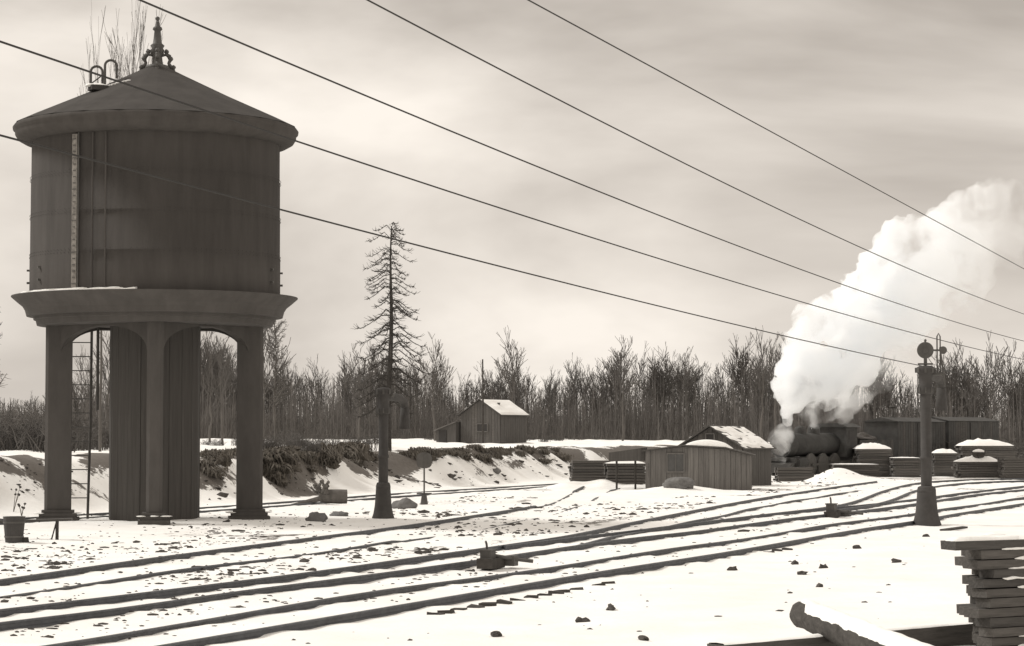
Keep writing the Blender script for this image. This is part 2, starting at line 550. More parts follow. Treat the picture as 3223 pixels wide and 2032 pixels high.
for nm, lb, ks in TR:
    t = thing(nm, lb, 'railway track')
    TRACK[ks] = t
    for k in ks:
        zl = None
        if k == 'B':
            zl = [-0.075 - 0.03 * math.sin(i * 0.35) - (0.06 if -3 < p.x < 5 else 0) for i, p in enumerate(RPATH[k])]
        elif k == 'L2':
            zl = [-0.05 - 0.02 * math.sin(i * 0.4) for i, p in enumerate(RPATH[k])]
        elif k in ('X1', 'X2'):
            zl = [-0.05 for p in RPATH[k]]
        elif k == 'A':
            zl = [(-0.11 if 1 < p.x < 3.0 else 0.0) for p in RPATH[k]]
        elif k == 'E':
            zl = [-0.03 - 0.02 * math.sin(i * 0.3) for i, p in enumerate(RPATH[k])]
        rail_mesh(RPATH[k], zl).build('rail', M['rail'], t)
# tie ends breaking through the snow beside the nearest rail
tdir = (RPATH['F'][40] - RPATH['F'][20]).normalized()
trot = math.atan2(tdir.y, tdir.x)
for px, py in [(1372, 1930), (1404, 1925), (1443, 1917), (1495, 1909), (1533, 1901), (1586, 1895), (1634, 1887), (1672, 1880), (1713, 1871), (1752, 1864), (1768, 1857), (1815, 1850), (1882, 1839), (1915, 1833), (2420, 1736), (2447, 1731), (2480, 1728)]:
    p = flat(px, py, 0.03)
    m = MB().box((0, 0, 0), (0.17 + random.uniform(-.06, .05), 0.24, 0.09), Matrix.Rotation(random.uniform(-.1, .1), 3, 'Z'), 0.02)
    m.build('tie', M['tie'], TRACK[('E', 'F')], loc=(p.x, p.y, 0.0 + random.uniform(-.01, .02)), rot=(random.uniform(-.08, .08), random.uniform(-.08, .08), trot))

# switch mechanisms beside the track
def switch_box(px, py, label, s=1.0):
    p = flat(px, py, 0.0)
    t = thing('switch_stand', label, 'switch stand', p, trot)
    MB().box((0, 0, .10), (.95 * s, .42 * s, .22)).build('base_timber', M['tie'], t)
    MB().box((-.15 * s, .02, .33 * s), (.36 * s, .3 * s, .26 * s)).box((-.15 * s, .02, .475 * s), (.42 * s, .36 * s, .04 * s)).build('housing', M['iron'], t)
    MB().tube([(-.2 * s, .02, .46 * s), (-.24 * s, .02, .62 * s), (-.3 * s, .02, .70 * s)], .03 * s, 6).build('lever', M['iron'], t)
    MB().tube([(.1 * s, 0, .26), (.62 * s, -.5 * s, .16), (.75 * s, -.9 * s, .12)], .05 * s, 6).build('throw_rod', M['iron'], t)
    MB().box((.62 * s, -.34 * s, .13), (.30 * s, .26 * s, .22)).build('bell_crank', M['iron'], t)
    return t
switch_box(1545, 1786, 'low black switch stand with lever between the two nearest tracks', .82)
switch_box(2622, 1628, 'small switch stand between rails left of the right hand water crane', 1.0)

# ------------------------------------------------------------------ water tower
TD = 54.7 * YS
tx = (488 - CX) / F * TD
TOW = thing('water_tower', 'tall dark round railway water tower with conical roof and arched legs', 'water tower', (tx, TD, 0.0), math.atan2(-tx, TD))
m = MB().lathe([(0, 12.9), (4.12, 12.46), (4.36, 12.50), (4.54, 12.60), (4.62, 12.74), (4.62, 12.84), (4.69, 12.90), (4.70, 12.97), (4.64, 13.05), (4.5, 13.1)], 96)
m.build('eave_gutter', M['tank'], TOW, True)
m = MB().lathe([(4.66, 13.065), (4.0, 13.38), (2.4, 14.10), (0.9, 14.82), (0.30, 15.12), (0.0, 15.2)], 24)
m.build('roof', M['roof'], TOW)
sh = MB()
zc = [7.44, 8.72, 10.0, 11.25, 12.55]
prof = []
for i in range(4):
    r0 = 4.105 + (0.003 if i % 2 else 0.006) - 0.010 * i
    prof += [(r0, zc[i]), (r0, zc[i + 1])]
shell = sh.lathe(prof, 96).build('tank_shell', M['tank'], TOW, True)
rv = MB()
for i in range(1, 4):
    for k in range(150):
        an = 2 * math.pi * k / 150
        for dz in (-.05, .05):
            rv.box((4.115 * math.cos(an), 4.115 * math.sin(an), zc[i] + dz), (.016, .016, .016), Matrix.Rotation(an, 3, 'Z'))
o = rv.build('rivets', M['tank'], shell)
o['kind'] = 'stuff'
for k in range(14):
    an = 2 * math.pi * (k + 0.02) / 14
    if abs(math.sin(an)) > .5:
        continue
    for z_, w in ((8.27, .10), (7.86, .11)):
        MB().box((4.15 * math.cos(an), 4.15 * math.sin(an), z_), (.10, .08, w * .6), Matrix.Rotation(an, 3, 'Z')).build('hoop_lug', M['iron'], shell)
m = MB().lathe([(0, 6.46), (3.86, 6.46), (3.90, 6.62), (3.97, 6.64), (3.98, 6.74), (4.20, 6.76), (4.25, 6.95), (4.33, 7.08), (4.48, 7.20), (4.70, 7.39), (4.70, 7.42), (4.08, 7.44), (0, 7.45)], 96)
deck = m.build('deck_cornice', M['concrete'], TOW)
sm = MB()
for k in range(40):
    a0 = R(200 + k * 1.55); a1 = R(200 + (k + 1) * 1.55)
    h0 = 0.05 + 0.03 * math.sin(k * 0.9) * math.sin(k * .31)
    q = []
    for a in (a0, a1):
        q += [Vector((4.14 * math.cos(a), 4.14 * math.sin(a), 7.43)), Vector((4.60 * math.cos(a), 4.60 * math.sin(a), 7.40)), Vector((4.58 * math.cos(a), 4.58 * math.sin(a), 7.42 + h0)), Vector((4.14 * math.cos(a), 4.14 * math.sin(a), 7.46 + h0))]
    sm.add(q, [(0, 4, 5, 1), (1, 5, 6, 2), (2, 6, 7, 3), (3, 7, 4, 0), (0, 1, 2, 3), (7, 6, 5, 4)])
sm.build('snow_ledge', M['snow'], deck)
# legs, plinths, arches
for k in range(4):
    rot = Matrix.Rotation(math.pi / 2 * k, 3, 'Z')
    c = MB()
    w, d = 0.52, 0.86
    ch = 0.10
    ring = [(-w / 2 + ch, -3.56), (w / 2 - ch, -3.56), (w / 2, -3.56 + ch), (w / 2, -3.56 + d), (-w / 2, -3.56 + d), (-w / 2, -3.56 + ch)]
    c.prism([rot @ Vector((x, y, 0)) for x, y in ring], (0, 0, 0.40), (0, 0, 6.46))
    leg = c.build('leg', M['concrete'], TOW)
    b = MB()
    b.box(rot @ Vector((0, -3.12, 0.0)), (1.02, 1.36, 0.36), rot)
    b.box(rot @ Vector((0, -3.12, 0.245)), (0.88, 1.20, 0.13), rot)
    b.box(rot @ Vector((0, -3.12, 0.36)), (0.74, 1.04, 0.10), rot)
    b.build('plinth', M['concrete'], leg)
    for j in range(5):
        MB().lump(rot @ Vector((-.4 + .2 * j, -3.12 - random.choice((-.6, .6)) * 1.0, 0.31)), random.uniform(.08, .14), 2, .3, (1.3, 1.3, .16)).build('snow_cap', M['snow'], leg, True)
    # arch to the next leg
    a = rot @ Vector((0, -3.12, 0)); rot2 = Matrix.Rotation(math.pi / 2 * (k + 1), 3, 'Z'); e = rot2 @ Vector((0, -3.12, 0))
    L = (e - a).length
    u = (e - a) / L
    nrm = Vector((u.y, -u.x, 0))
    x0, x1 = 0.20, L - 0.20
    poly = [(0.1, 6.455), (0.1, 5.3), (x0, 5.3)]
    for j in range(21):
        an = math.pi * j / 20
        poly.append(((x0 + x1) / 2 - (x1 - x0) / 2 * math.cos(an), 5.35 + 1.05 * math.sin(an) ** 0.75))
    poly += [(x1, 5.3), (L - 0.1, 5.3), (L - 0.1, 6.455)]
    ar = MB().prism([a + u * x + Vector((0, 0, z)) for x, z in poly], nrm * 0.15, nrm * -0.15)
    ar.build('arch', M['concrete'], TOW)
# riser casing
ris = MB().lathe([(1.40, -0.2), (1.40, 6.46)], 40).build('riser_casing', M['stave'], TOW)
st_me = MB().box((0, 0, 3.13), (0.06, 0.448, 6.64)).mesh('stave', M['stave'])
for k in range(20):
    an = 2 * math.pi * (k + .5) / 20
    dr = random.uniform(0, .02)
    inst('stave', st_me, ris, ((1.425 + dr) * math.cos(an), (1.425 + dr) * math.sin(an), 0), (0, 0, an))
# gauge board
gxl = -2.56
gyl = -math.sqrt(4.16**2 - gxl**2)
ga = math.atan2(gyl, gxl)
gb = MB().box((4.16 * math.cos(ga), 4.16 * math.sin(ga), 9.95), (.05, .2, 4.92), Matrix.Rotation(ga, 3, 'Z')).build('gauge_board', M['gauge'], TOW)
for k in range(24):
    MB().box((4.19 * math.cos(ga), 4.19 * math.sin(ga), 7.65 + k * .2), (.02, .10 if k % 5 else .16, .03), Matrix.Rotation(ga, 3, 'Z')).build('gauge_mark', M['iron'], gb)
gy2 = ga + 0.035
MB().tube([(4.17 * math.cos(gy2), 4.17 * math.sin(gy2), 7.45), (4.17 * math.cos(gy2), 4.17 * math.sin(gy2), 12.45)], .025, 6).build('gauge_rod', M['iron'], gb)
for q in (0.16, 0.27):
    MB().tube([(4.15 * math.cos(ga + q), 4.15 * math.sin(ga + q), 7.45), (4.15 * math.cos(ga + q), 4.15 * math.sin(ga + q), 12.45)], .03, 6).build('conduit', M['tank'], TOW)
# ladder under the deck
lad = MB()
lad.tube([(-2.19, .9, -.05), (-2.12, .9, 3.2), (-2.10, .9, 6.46)], .045, 8)
lad.tube([(-2.92, .9, -.05), (-2.85, .9, 3.2), (-2.83, .9, 6.46)], .045, 8)
lad = lad.build('ladder', M['iron'], TOW)
for k in range(13):
    z_ = 0.78 + k * 0.47
    MB().tube([(-2.86, .9, z_), (-2.14, .9, z_)], .018, 6).build('rung', M['iron'], lad)
MB().tube([(-1.89, .75, 6.46), (-1.89, .75, 3.7)], .05, 8).build('overflow_pipe', M['iron'], TOW)
# roof ladder hoops and hatch
def roofz(x, y):
    r = math.hypot(x, y)
    return 13.08 + (4.66 - r) / 4.66 * 2.12
ho = MB()
for x0, yy in ((-2.17, -.35), (-1.70, -.85)):
    zb = roofz(x0, yy)
    pts = [(x0, yy, zb - .05), (x0, yy, zb + .62)]
    for j in range(9):
        an = math.pi * (1 - j / 8)
        pts.append((x0 + .19 + .19 * math.cos(an), yy, zb + .66 + .18 * math.sin(an)))
    pts.append((x0 + .38, yy, roofz(x0 + .38, yy) + .1))
    ho.tube(pts, .042, 8)
ho.tube([(-2.17, -.35, roofz(-2.17, -.35) + .25), (-1.70, -.85, roofz(-1.70, -.85) + .4)], .025, 6)
ho.build('roof_handrail', M['iron'], TOW)
hz = roofz(-1.9, -1.45)
ht = MB().box((-1.9, -1.45, hz + .04), (.55, .5, .16), Matrix.Rotation(.3, 3, 'Z')).build('roof_hatch', M['roof'], TOW)
sp = MB()
for j, (dx, dy, r_) in enumerate(((-.2, 0, .16), (0, .02, .2), (.2, .05, .13))):
    sp.lump((-1.9 + dx, -1.5 + dy, hz + .12), r_, 2, .25, (1.3, .9, .4))
for j in range(6):
    xx = -1.5 + j * .12
    sp.lump((xx, -1.42, roofz(xx, -1.42)), .08, 2, .25, (1.2, .7, .3))
sp.build('snow_patch', M['snow'], ht, True)
# finial
fprof = [(.0, 14.85), (.36, 14.86), (.30, 14.98), (.15, 15.04), (.125, 15.30), (.15, 15.42), (.19, 15.50), (.15, 15.57), (.19, 15.66), (.12, 15.74), (.10, 15.95), (.085, 16.15), (.13, 16.20), (.115, 16.27), (.07, 16.31), (.05, 16.42), (.035, 16.50), (.06, 16.55), (.055, 16.61), (.0, 16.65)]
fin = MB().lathe([(r_ * 1.25, z_) for r_, z_ in fprof], 20).build('finial', M['iron'], TOW, True, (0, 0, .17))
for k in range(4):
    rot = Matrix.Rotation(math.pi / 2 * k, 3, 'Z')
    pts = [(.56, 14.74), (.52, 14.88), (.42, 14.98), (.38, 15.08), (.43, 15.18), (.39, 15.31), (.28, 15.38), (.19, 15.33), (.16, 15.46)]
    MB().tube([rot @ Vector((x, 0, z)) for x, z in pts], [.06, .06, .07, .055, .065, .08, .065, .06, .05], 8).lump(rot @ Vector((.30, 0, 15.46)), .085, 2, .2).lump(rot @ Vector((.52, 0, 14.93)), .085, 2, .2).lump(rot @ Vector((.45, 0, 15.22)), .075, 2, .2).build('scroll_bracket', M['iron'], fin)

# ------------------------------------------------------------------ water cranes
def water_crane(px, py, label, s, arm_az, lamp, hp=4.55, rb=0.46):
    p = hit(px, py)
    p.z -= 0.03
    t = thing('water_crane', label, 'water crane', p, math.atan2(-p.x, p.y))
    k = rb / 0.46
    base = MB().lathe([(0, 0), (.47 * k, 0), (.465 * k, .05), (.40 * k, .22), (.345 * k, .5), (.315 * k, .85), (.295 * k, 1.12), (.285 * k, 1.2), (.27 * k, 1.24), (.2, 1.27), (0, 1.27)], 28).build('base', M['crane'], t, True)
    MB().lathe([(.28 * k, 1.06), (.30 * k, 1.07), (.30 * k, 1.16), (.28 * k, 1.17)], 28).build('collar', M['crane'], base, True)
    pr = .175 * s
    pipe = MB().lathe([(pr, 1.2), (pr, 2.1), (pr * 1.18, 2.12), (pr * 1.18, 2.2), (pr, 2.22), (pr * .97, hp)], 24).build('pipe', M['crane'], t, True)
    hd = MB().lathe([(pr, hp - .35), (pr * 1.5, hp - .3), (pr * 1.5, hp - .15), (pr * 1.2, hp - .1), (pr * 1.25, hp + .3), (pr * 1.7, hp + .35), (pr * 1.7, hp + .5), (pr * 1.1, hp + .56), (0, hp + .58)], 24).build('head_casting', M['crane'], t, True)
    hb = MB()
    for j in range(8):
        an = 2 * math.pi * j / 8
        hb.box((pr * 1.72 * math.cos(an), pr * 1.72 * math.sin(an), hp + .42), (.07, .07, .16), Matrix.Rotation(an, 3, 'Z'))
        hb.box((pr * 1.45 * math.cos(an), pr * 1.45 * math.sin(an), hp - .22), (.05, .05, .18), Matrix.Rotation(an, 3, 'Z'))
    hb.build('flange_bolts', M['iron'], hd)['kind'] = 'stuff'
    ax = Vector((math.sin(arm_az), math.cos(arm_az), 0))
    zt = hp + .22
    L = 2.0 * s
    arm = [Vector((0, 0, zt - .02)), ax * .5 + Vector((0, 0, zt + .06)), ax * (L * .8) + Vector((0, 0, zt)), ax * L + Vector((0, 0, zt - .12)), ax * (L + .1) + Vector((0, 0, zt - .35))]
    so = MB().tube(arm, [.14, .145, .14, .14, .135], 14).build('spout', M['crane'], t, True)
    MB().tube([arm[-1] + Vector((0, 0, .05)), arm[-1] + Vector((0, 0, -.25)), arm[-1] + Vector((0, 0, -.72))], [.15, .17, .19], 14).build('drop_hose', M['crane'], so, True)
    MB().tube([(-.24 * s, -.05, hp + .35), (-.25 * s, -.05, hp - .42)], .02, 6).build('chain', M['iron'], hd)
    # counterweight lever and rods
    lv = MB()
    xr = .42 * s
    lv.tube([(xr - .05, 0, hp + .25), (xr - .05, 0, hp + 1.5), (xr, 0, hp + 1.6), (xr + .05, 0, hp + 1.5), (xr + .05, 0, hp + .25)], .024, 6)
    lv.tube([(xr + .04, 0, hp + 1.15), (xr + .2, -.05, hp - .1)], .03, 6)
    lv.tube([(.1, 0, hp + .3), (xr + .12, 0, hp + .3)], .06, 8)
    if lamp:
        lv.build('valve_lever', M['iron'], t)
        la = MB()
        la.box((0, 0, hp + .62), (.48, .3, .05)).tube([(0, 0, hp + .58), (0, 0, hp + .85)], .055, 8)
        la.build('lamp_bracket', M['iron'], t)
        dc = MB()
        dc.tube([(0, -.05, hp + 1.06), (0, .05, hp + 1.06)], .265, 28).tube([(0, 0, hp + 1.3), (0, 0, hp + 1.42)], .025, 6).lump((0, 0, hp + 1.37), .05, 1, .1)
        dd = dc.build('target_disc', M['iron'], t)
        MB().tube([(0, -.09, hp + 1.06), (0, -.05, hp + 1.06)], .10, 16).build('lens', M['iron'], dd)
        MB().tube([(.2, 0, hp + 1.06), (.62, 0, hp + 1.06)], .03, 6).tube([(.56, -.04, hp + 1.06), (.56, .04, hp + 1.06)], .125, 16).build('side_disc', M['iron'], t)
    else:
        MB().tube([(.1, 0, hp + .3), (.3, 0, hp + .3)], .06, 8).lump((.3, 0, hp + .3), .1, 1, .1).build('valve_lever', M['iron'], t)
    return t
water_crane(2917, 1652, 'right hand water crane with flared base and round target disc on top', 1.0, R(14), True)
water_crane(1206, 1632, 'water crane with flared base standing in front of the tall dead conifer', 0.95, R(22), False, 3.95, 0.385)

# ------------------------------------------------------------------ switch target by the far track
p = hit(1335, 1588)
t = thing('switch_signal', 'small switch signal on a thin post right of the middle water crane', 'switch signal', p, math.atan2(-p.x, p.y))
MB().tube([(0, 0, -.05), (0, 0, .42)], [.17, .10], 8).box((0, 0, .45), (.62, .12, .06)).build('stand', M['iron'], t)
MB().tube([(0, 0, .4), (0, 0, 2.15)], .035, 8).build('post', M['iron'], t)
poly = []
for j in range(16):
    an = 2 * math.pi * j / 16 + math.pi / 16
    poly.append(Vector((.33 * math.copysign(abs(math.cos(an)) ** .7, math.cos(an)), 0, 1.82 + .33 * math.copysign(abs(math.sin(an)) ** .7, math.sin(an)))))
MB().prism(poly, (0, -.015, 0), (0, .015, 0)).build('target', M['iron'], t)

# ------------------------------------------------------------------ telegraph wires on poles outside the frame
WA = math.atan(2846.0 / F)
WD = Vector((math.sin(WA), math.cos(WA), 0))
WN = Vector((WD.y, -WD.x, 0))
def wire_line(a, b, off):
    """lateral offset fixed; height from pixel pairs"""
    pts = []
    for px, py in (a, b):
        d = ray(px, py)
        k = off / (d.x * WN.x + d.y * WN.y)
        pts.append(Vector((0, 0, H)) + d * k)
    return pts
OFF = -10.0
WIRES = [((1660, 0), (2409, 402), (3223, 846)), ((1158, 0), (2275, 573), (3223, 988)), ((442, 0), (1606, 489), (3223, 1073)),
         ((0, 130), (1450, 614), (3223, 1131)), ((0, 425), (1205, 743), (2867, 1144))]
s_left, s_right = 6.0, 98.0
WL = ['topmost of the five telegraph wires crossing the sky', 'second telegraph wire from the top crossing the sky', 'middle one of the five telegraph wires, passing just above the tower finial',
      'fourth telegraph wire from the top, meeting the disc of the right water crane', 'lowest of the five telegraph wires, passing the top of the dead conifer']
ends = []
for i, (a, b, c) in enumerate(WIRES):
    P3 = []
    for q in (a, b, c):
        d = ray(*q)
        k = OFF / (d.x * WN.x + d.y * WN.y)
        P3.append(Vector((0, 0, H)) + d * k)
    ss = [v.dot(WD) for v in P3]
    zs = [v.z for v in P3]
    co = np.polyfit(ss, zs, 2)
    co[0] = min(max(co[0], 0.0), 0.0012)
    A = np.array([[s, 1] for s in ss]); rr = np.array(zs) - co[0] * np.array(ss) ** 2
    lin = np.linalg.lstsq(A, rr, rcond=None)[0]
    zf = lambda s: co[0] * s * s + lin[0] * s + lin[1]
    pts = []
    for j in range(41):
        s = s_left + (s_right - s_left) * j / 40
        v = WN * OFF + WD * s
        pts.append(Vector((v.x, v.y, zf(s))))
    ends.append((pts[0], pts[-1]))
    wt = MB().tube(pts, 0.0095, 6).build('telegraph_wire', M['wire'])
    tag(wt, WL[i], 'wire', 'telegraph wires')
for e, lb in ((0, 'near telegraph pole beyond the left edge holding the wires'), (1, 'far telegraph pole beyond the right edge holding the wires')):
    zmax = max(q[e].z for q in ends)
    b = ends[0][e]
    off = WN * 0.16
    base = Vector((b.x + off.x, b.y + off.y, 0))
    t = thing('telegraph_pole', lb, 'telegraph pole', (base.x, base.y, gz(base.x, base.y) - .05))
    MB().tube([(0, 0, 0), (0, 0, zmax + .5)], [.16, .11], 10).build('pole', M['tie'], t)
    for q in ends:
        v = q[e] - base
        MB().tube([(v.x * 0.2, v.y * .2, q[e].z), (v.x, v.y, q[e].z)], .03, 6).tube([(v.x, v.y, q[e].z - .06), (v.x, v.y, q[e].z + .05)], .04, 6).build('bracket', M['iron'], t)

# ------------------------------------------------------------------ lumber stack, beams and log in the right foreground
LA = R(32)                      # boards run right and away
U = Vector((math.cos(LA), math.sin(LA), 0))
V = Vector((-math.sin(LA), math.cos(LA), 0))
SO = flat(3082, 2066, 0.0)
stack = thing('lumber_stack', 'stack of rough sawn timbers with snow between the layers at the right edge', 'lumber stack', (SO.x, SO.y, 0), LA)
thick = 0.120
layers = 12
snow_i = MB()
endoff = [.16, .10, .10, .08, -.12, .06, .02, -.02, .12, -.14, -.06, -.52]
for i in range(layers):
    z0 = i * (thick + .004)
    for j in range(3):
        w = 0.27
        e = (endoff[i] + random.uniform(.0, .1) if i < layers - 1 else .2) + j * .19 if j else endoff[i]
        Lb = 4.6 + random.uniform(-.2, .5)
        yy = j * .29 + random.uniform(-.012, .012) + (0.02 * math.sin(i * 2.1))
        m = MB().box((Lb / 2, 0, 0), (Lb, w, thick - random.uniform(.0, .012)), None, .006)
        inst('timber', m.mesh('timber', random.choice((M['lumber'], M['lumber'], M['lumber_b'], M['lumber_c']))), stack, (e, yy, z0 + thick / 2), (random.uniform(-.012, .012), random.uniform(-.004, .004), random.uniform(-.006, .006)))
    # snow drifted on the front ledge
    if i < layers - 1:
        x = random.uniform(.2, 1.0)
        while x < 4.2:
            ln = random.uniform(.2, 1.9)
            n = max(3, int(ln / .08))
            pts = [(x + ln * q / n, -.142 + random.uniform(-.012, .006), z0 + thick + .006 + random.uniform(-.004, .006)) for q in range(n + 1)]
            rad = [(.016 + .013 * max(0, mnoise.noise(Vector((x + q * .25, i, 2.2)))) * 2) * random.uniform(.85, 1.15) * (1 if 0 < q < n else .4) for q in range(n + 1)]
            snow_i.tube(pts, rad, 6)
            x += ln + random.uniform(.2, 1.4)
o = snow_i.build('snow_strips', M['snow'], stack, True)
o['kind'] = 'stuff'
vs_, fs_ = [], []
for u in range(41):
    for v in range(9):
        x = -.50 + 5.2 * u / 40
        ed = (u in (0, 40)) or (v in (0, 8))
        y_ = -.125 + (.84 if x > .55 else .25) * v / 8 + (.19 * 0)
        vs_.append(Vector((x + .02 * math.sin(v * 2.1), y_, layers * (thick + .004) - .006 + (0 if ed else .05 + .03 * mnoise.noise(Vector((x * 2, v * .6, 8)))))))
for u in range(40):
    for v in range(8):
        fs_.append((u * 9 + v, (u + 1) * 9 + v, (u + 1) * 9 + v + 1, u * 9 + v + 1))
MB().add(vs_, fs_).build('snow_cover', M['snow'], stack, True)

def ground_beam(pa, pb, w, h, label, mt, zoff=0.0, snow=0.04, mname='beam'):
    d = (pb - pa); L = d.length; an = math.atan2(d.y, d.x)
    t = thing(mname, label, 'beam', pa, an)
    m = MB().box((L / 2, 0, h / 2 + zoff), (L, w, h), None, .012)
    m.build('timber', mt, t)
    s_ = MB()
    n = int(L / .16)
    vs_, fs_ = [], []
    for q in range(n + 1):
        x = L * q / n
        hh = snow * (0.75 + .6 * mnoise.noise(Vector((x * 1.3, 3.1, pa.x))))
        for yy, zz in ((-w / 2 + .01, 0), (-w / 2 + .03, hh * .8), (0, hh * 1.15), (w / 2 - .03, hh * .8), (w / 2 - .01, 0)):
            vs_.append(Vector((x, yy + random.uniform(-.01, .01), zoff + h + zz)))
    for q in range(n):
        for k in range(4):
            fs_.append((q * 5 + k, q * 5 + k + 1, (q + 1) * 5 + k + 1, (q + 1) * 5 + k))
    s_.add(vs_, fs_)
    s_.build('snow_cap', M['snow'], t, True)
    return t
# long beam, its top front edge runs (2260,2036)->(3100,1958)
pa = flat(2255, 2028, .30); pb = flat(3085, 1956, .30)
pa.z = pb.z = 0
ground_beam(pa, pb, .30, .30, 'long squared beam lying in the snow below the log', M['lumber'], 0, .02)
pa = flat(2620, 2118, .34); pb = flat(3200, 2046, .34)
pa.z = pb.z = 0
ground_beam(pa, pb, .26, .26, 'shorter squared beam in front of the long one at the bottom edge', M['lumber_c'], 0, .06)
# log lying across the long beam
la_, lb_ = flat(2520, 1930, .40), flat(2960, 2110, .46)
d = lb_ - la_
log = thing('log', 'dark snow capped log with a rounded end lying across the long beam', 'log', (la_.x, la_.y, 0), math.atan2(d.y, d.x))
L = d.length
n = 60
lm_v, lm_f = [], []
for q in range(n + 1):
    x = -.06 + (L + .06) * q / n
    r0 = .18 * min(1.0, .42 + ((x + .06) / .16) * .58) if x < .1 else .18
    for k in range(24):
        an = 2 * math.pi * k / 24
        rr = r0 * (1 + .10 * mnoise.noise(Vector((x * 1.8, math.cos(an) * 1.4, math.sin(an) * 1.4))) + .05 * mnoise.noise(Vector((x * 3, math.cos(an) * 6, math.sin(an) * 6))))
        lm_v.append(Vector((x + (.02 * mnoise.noise(Vector((k * .9, 3, 1))) if q < 3 else 0), rr * math.cos(an), .40 + .05 * x / L + rr * math.sin(an))))
for q in range(n):
    for k in range(24):
        k2 = (k + 1) % 24
        lm_f.append((q * 24 + k, (q + 1) * 24 + k, (q + 1) * 24 + k2, q * 24 + k2))
lm_f.append(tuple(range(24))); lm_f.append(tuple(range(n * 24, n * 24 + 24))[::-1])
lm = MB().add(lm_v, lm_f)
lm.build('trunk', M['deadtree'], log, True)
vs_, fs_ = [], []
n = int(L / .12)
for q in range(n + 1):
    x = .30 + (L - .30) * q / n
    zc_ = .405 + .05 * x / L
    amax = 108 + 42 * min(1, max(0, (x - .75) / .5)) + 10 * mnoise.noise(Vector((x * 2.5, 1, 1)))
    for k in range(7):
        an = R(30 + (amax - 30) * k / 6)
        rr = .178 + (.045 * math.sin(math.pi * k / 6) ** .7) * (0.8 + .5 * mnoise.noise(Vector((x * 2, k * .3, 1))))
        vs_.append(Vector((x, rr * math.cos(an), zc_ + rr * math.sin(an))))
for q in range(n):
    for k in range(6):
        fs_.append((q * 7 + k, (q + 1) * 7 + k, (q + 1) * 7 + k + 1, q * 7 + k + 1))
MB().add(vs_, fs_).build('snow_cap', M['snow'], log, True)
# loose board on the snow right of the crane, and one by the stack
for (a, b, lb) in (((2966, 1671), (3038, 1663), 'short loose board on the snow right of the right hand water crane'), ((3170, 1701), (3300, 1697), 'thin board on the snow just above the lumber stack')):
    pa, pb = flat(*a, .03), flat(*b, .05)
    d = pb - pa
    o = MB().box((d.length / 2, 0, .03), (d.length, .16, .06), None, .01).build('board', M['lumber_c'], None, False, (pa.x, pa.y, gz(pa.x, pa.y) - .005), (0, -.02, math.atan2(d.y, d.x)))
    tag(o, lb, 'board')

# ------------------------------------------------------------------ small things on the left
p = flat(44, 1706, 0.0); p.z = gz(p.x, p.y)
tub = thing('wooden_tub', 'dark tapered wooden tub standing in the snow left of the tower', 'tub', p)
k_ = 44.0 / F * 1.0
rt, rb_ = .29, .225
for j in range(16):
    an = 2 * math.pi * j / 16
    w0, w1 = 2 * math.pi * rb_ / 16 * .98, 2 * math.pi * rt / 16 * .98
    e = Vector((math.cos(an), math.sin(an), 0)); s = Vector((-e.y, e.x, 0))
    poly = [e * rb_ - s * w0 / 2, e * rb_ + s * w0 / 2, e * rt + s * w1 / 2 + Vector((0, 0, .68)), e * rt - s * w1 / 2 + Vector((0, 0, .68))]
    MB().prism(poly, e * 0, e * -.035).build('stave', M['crane'], tub)
for z_, r_ in ((.12, .245), (.5, .278)):
    MB().lathe([(r_ - .005, z_), (r_ + .012, z_), (r_ + .014, z_ + .05), (r_ - .002, z_ + .05)], 24).build('hoop', M['iron'], tub)
MB().lathe([(0, .04), (rb_ - .03, .04)], 16).build('bottom', M['dark'], tub)
MB().box((.22, .02, .05), (.35, .12, .10), None, .03).build('foot_shadow_block', M['tie'], tub)  # dark block shaped to stand for the tub's shadow on the right
# low plank bench behind the tub
pa, pb = at(-120, 1648, p.y + 1.2), at(180, 1640, p.y + 1.2)
bench = thing('plank_trestle', 'low plank on a braced post left of the tower leg', 'trestle', (pb.x, pb.y, gz(pb.x, pb.y)))
zt = pb.z - gz(pb.x, pb.y)
L = pb.x - pa.x
MB().box((-L / 2 + .25, 0, zt), (L + .3, .28, .07), Matrix.Rotation(-.03, 3, 'Y'), .01).build('plank', M['lumber_c'], bench)
for xx in (0.0, -L + .2):
    MB().tube([(xx, 0, -.05), (xx, 0, zt)], .05, 6).build('leg', M['tie'], bench)
    MB().tube([(xx - .16, 0, -.03), (xx - .03, 0, zt * .9)], .022, 6).build('brace', M['tie'], bench)

# upturned stump with roots and a cut log, right of the tower
p = hit(1045, 1588)
st = thing('tree_stump', 'upturned stump with ragged roots on the snow right of the tower', 'stump', p, .15)
MB().tube([(-.55, 0, .32), (-.2, 0, .34), (.3, 0, .33), (.62, 0, .33)], [.20, .30, .31, .30], 12).build('trunk', M['bark'], st)
MB().tube([(-.3, -.1, .3), (-.9, -.15, .16), (-1.7, -.2, .02)], [.13, .10, .02], 7).build('root', M['bark'], st)
for j in range(15):
    an = R(random.uniform(70, 165)); L = random.uniform(.35, .75); yy = random.uniform(-.3, .3)
    a = Vector((-.35 + random.uniform(-.15, .2), yy, .45))
    q = a + Vector((math.cos(an) * L * .6, 0, math.sin(an) * L * .5)); w = q + Vector((random.uniform(-.25, .15), yy * .5, random.uniform(.0, .28)))
    MB().tube([a, q, w], [.08, .06, .03], 5).lump(w, .08, 1, .4).build('root', M['bark'], st)

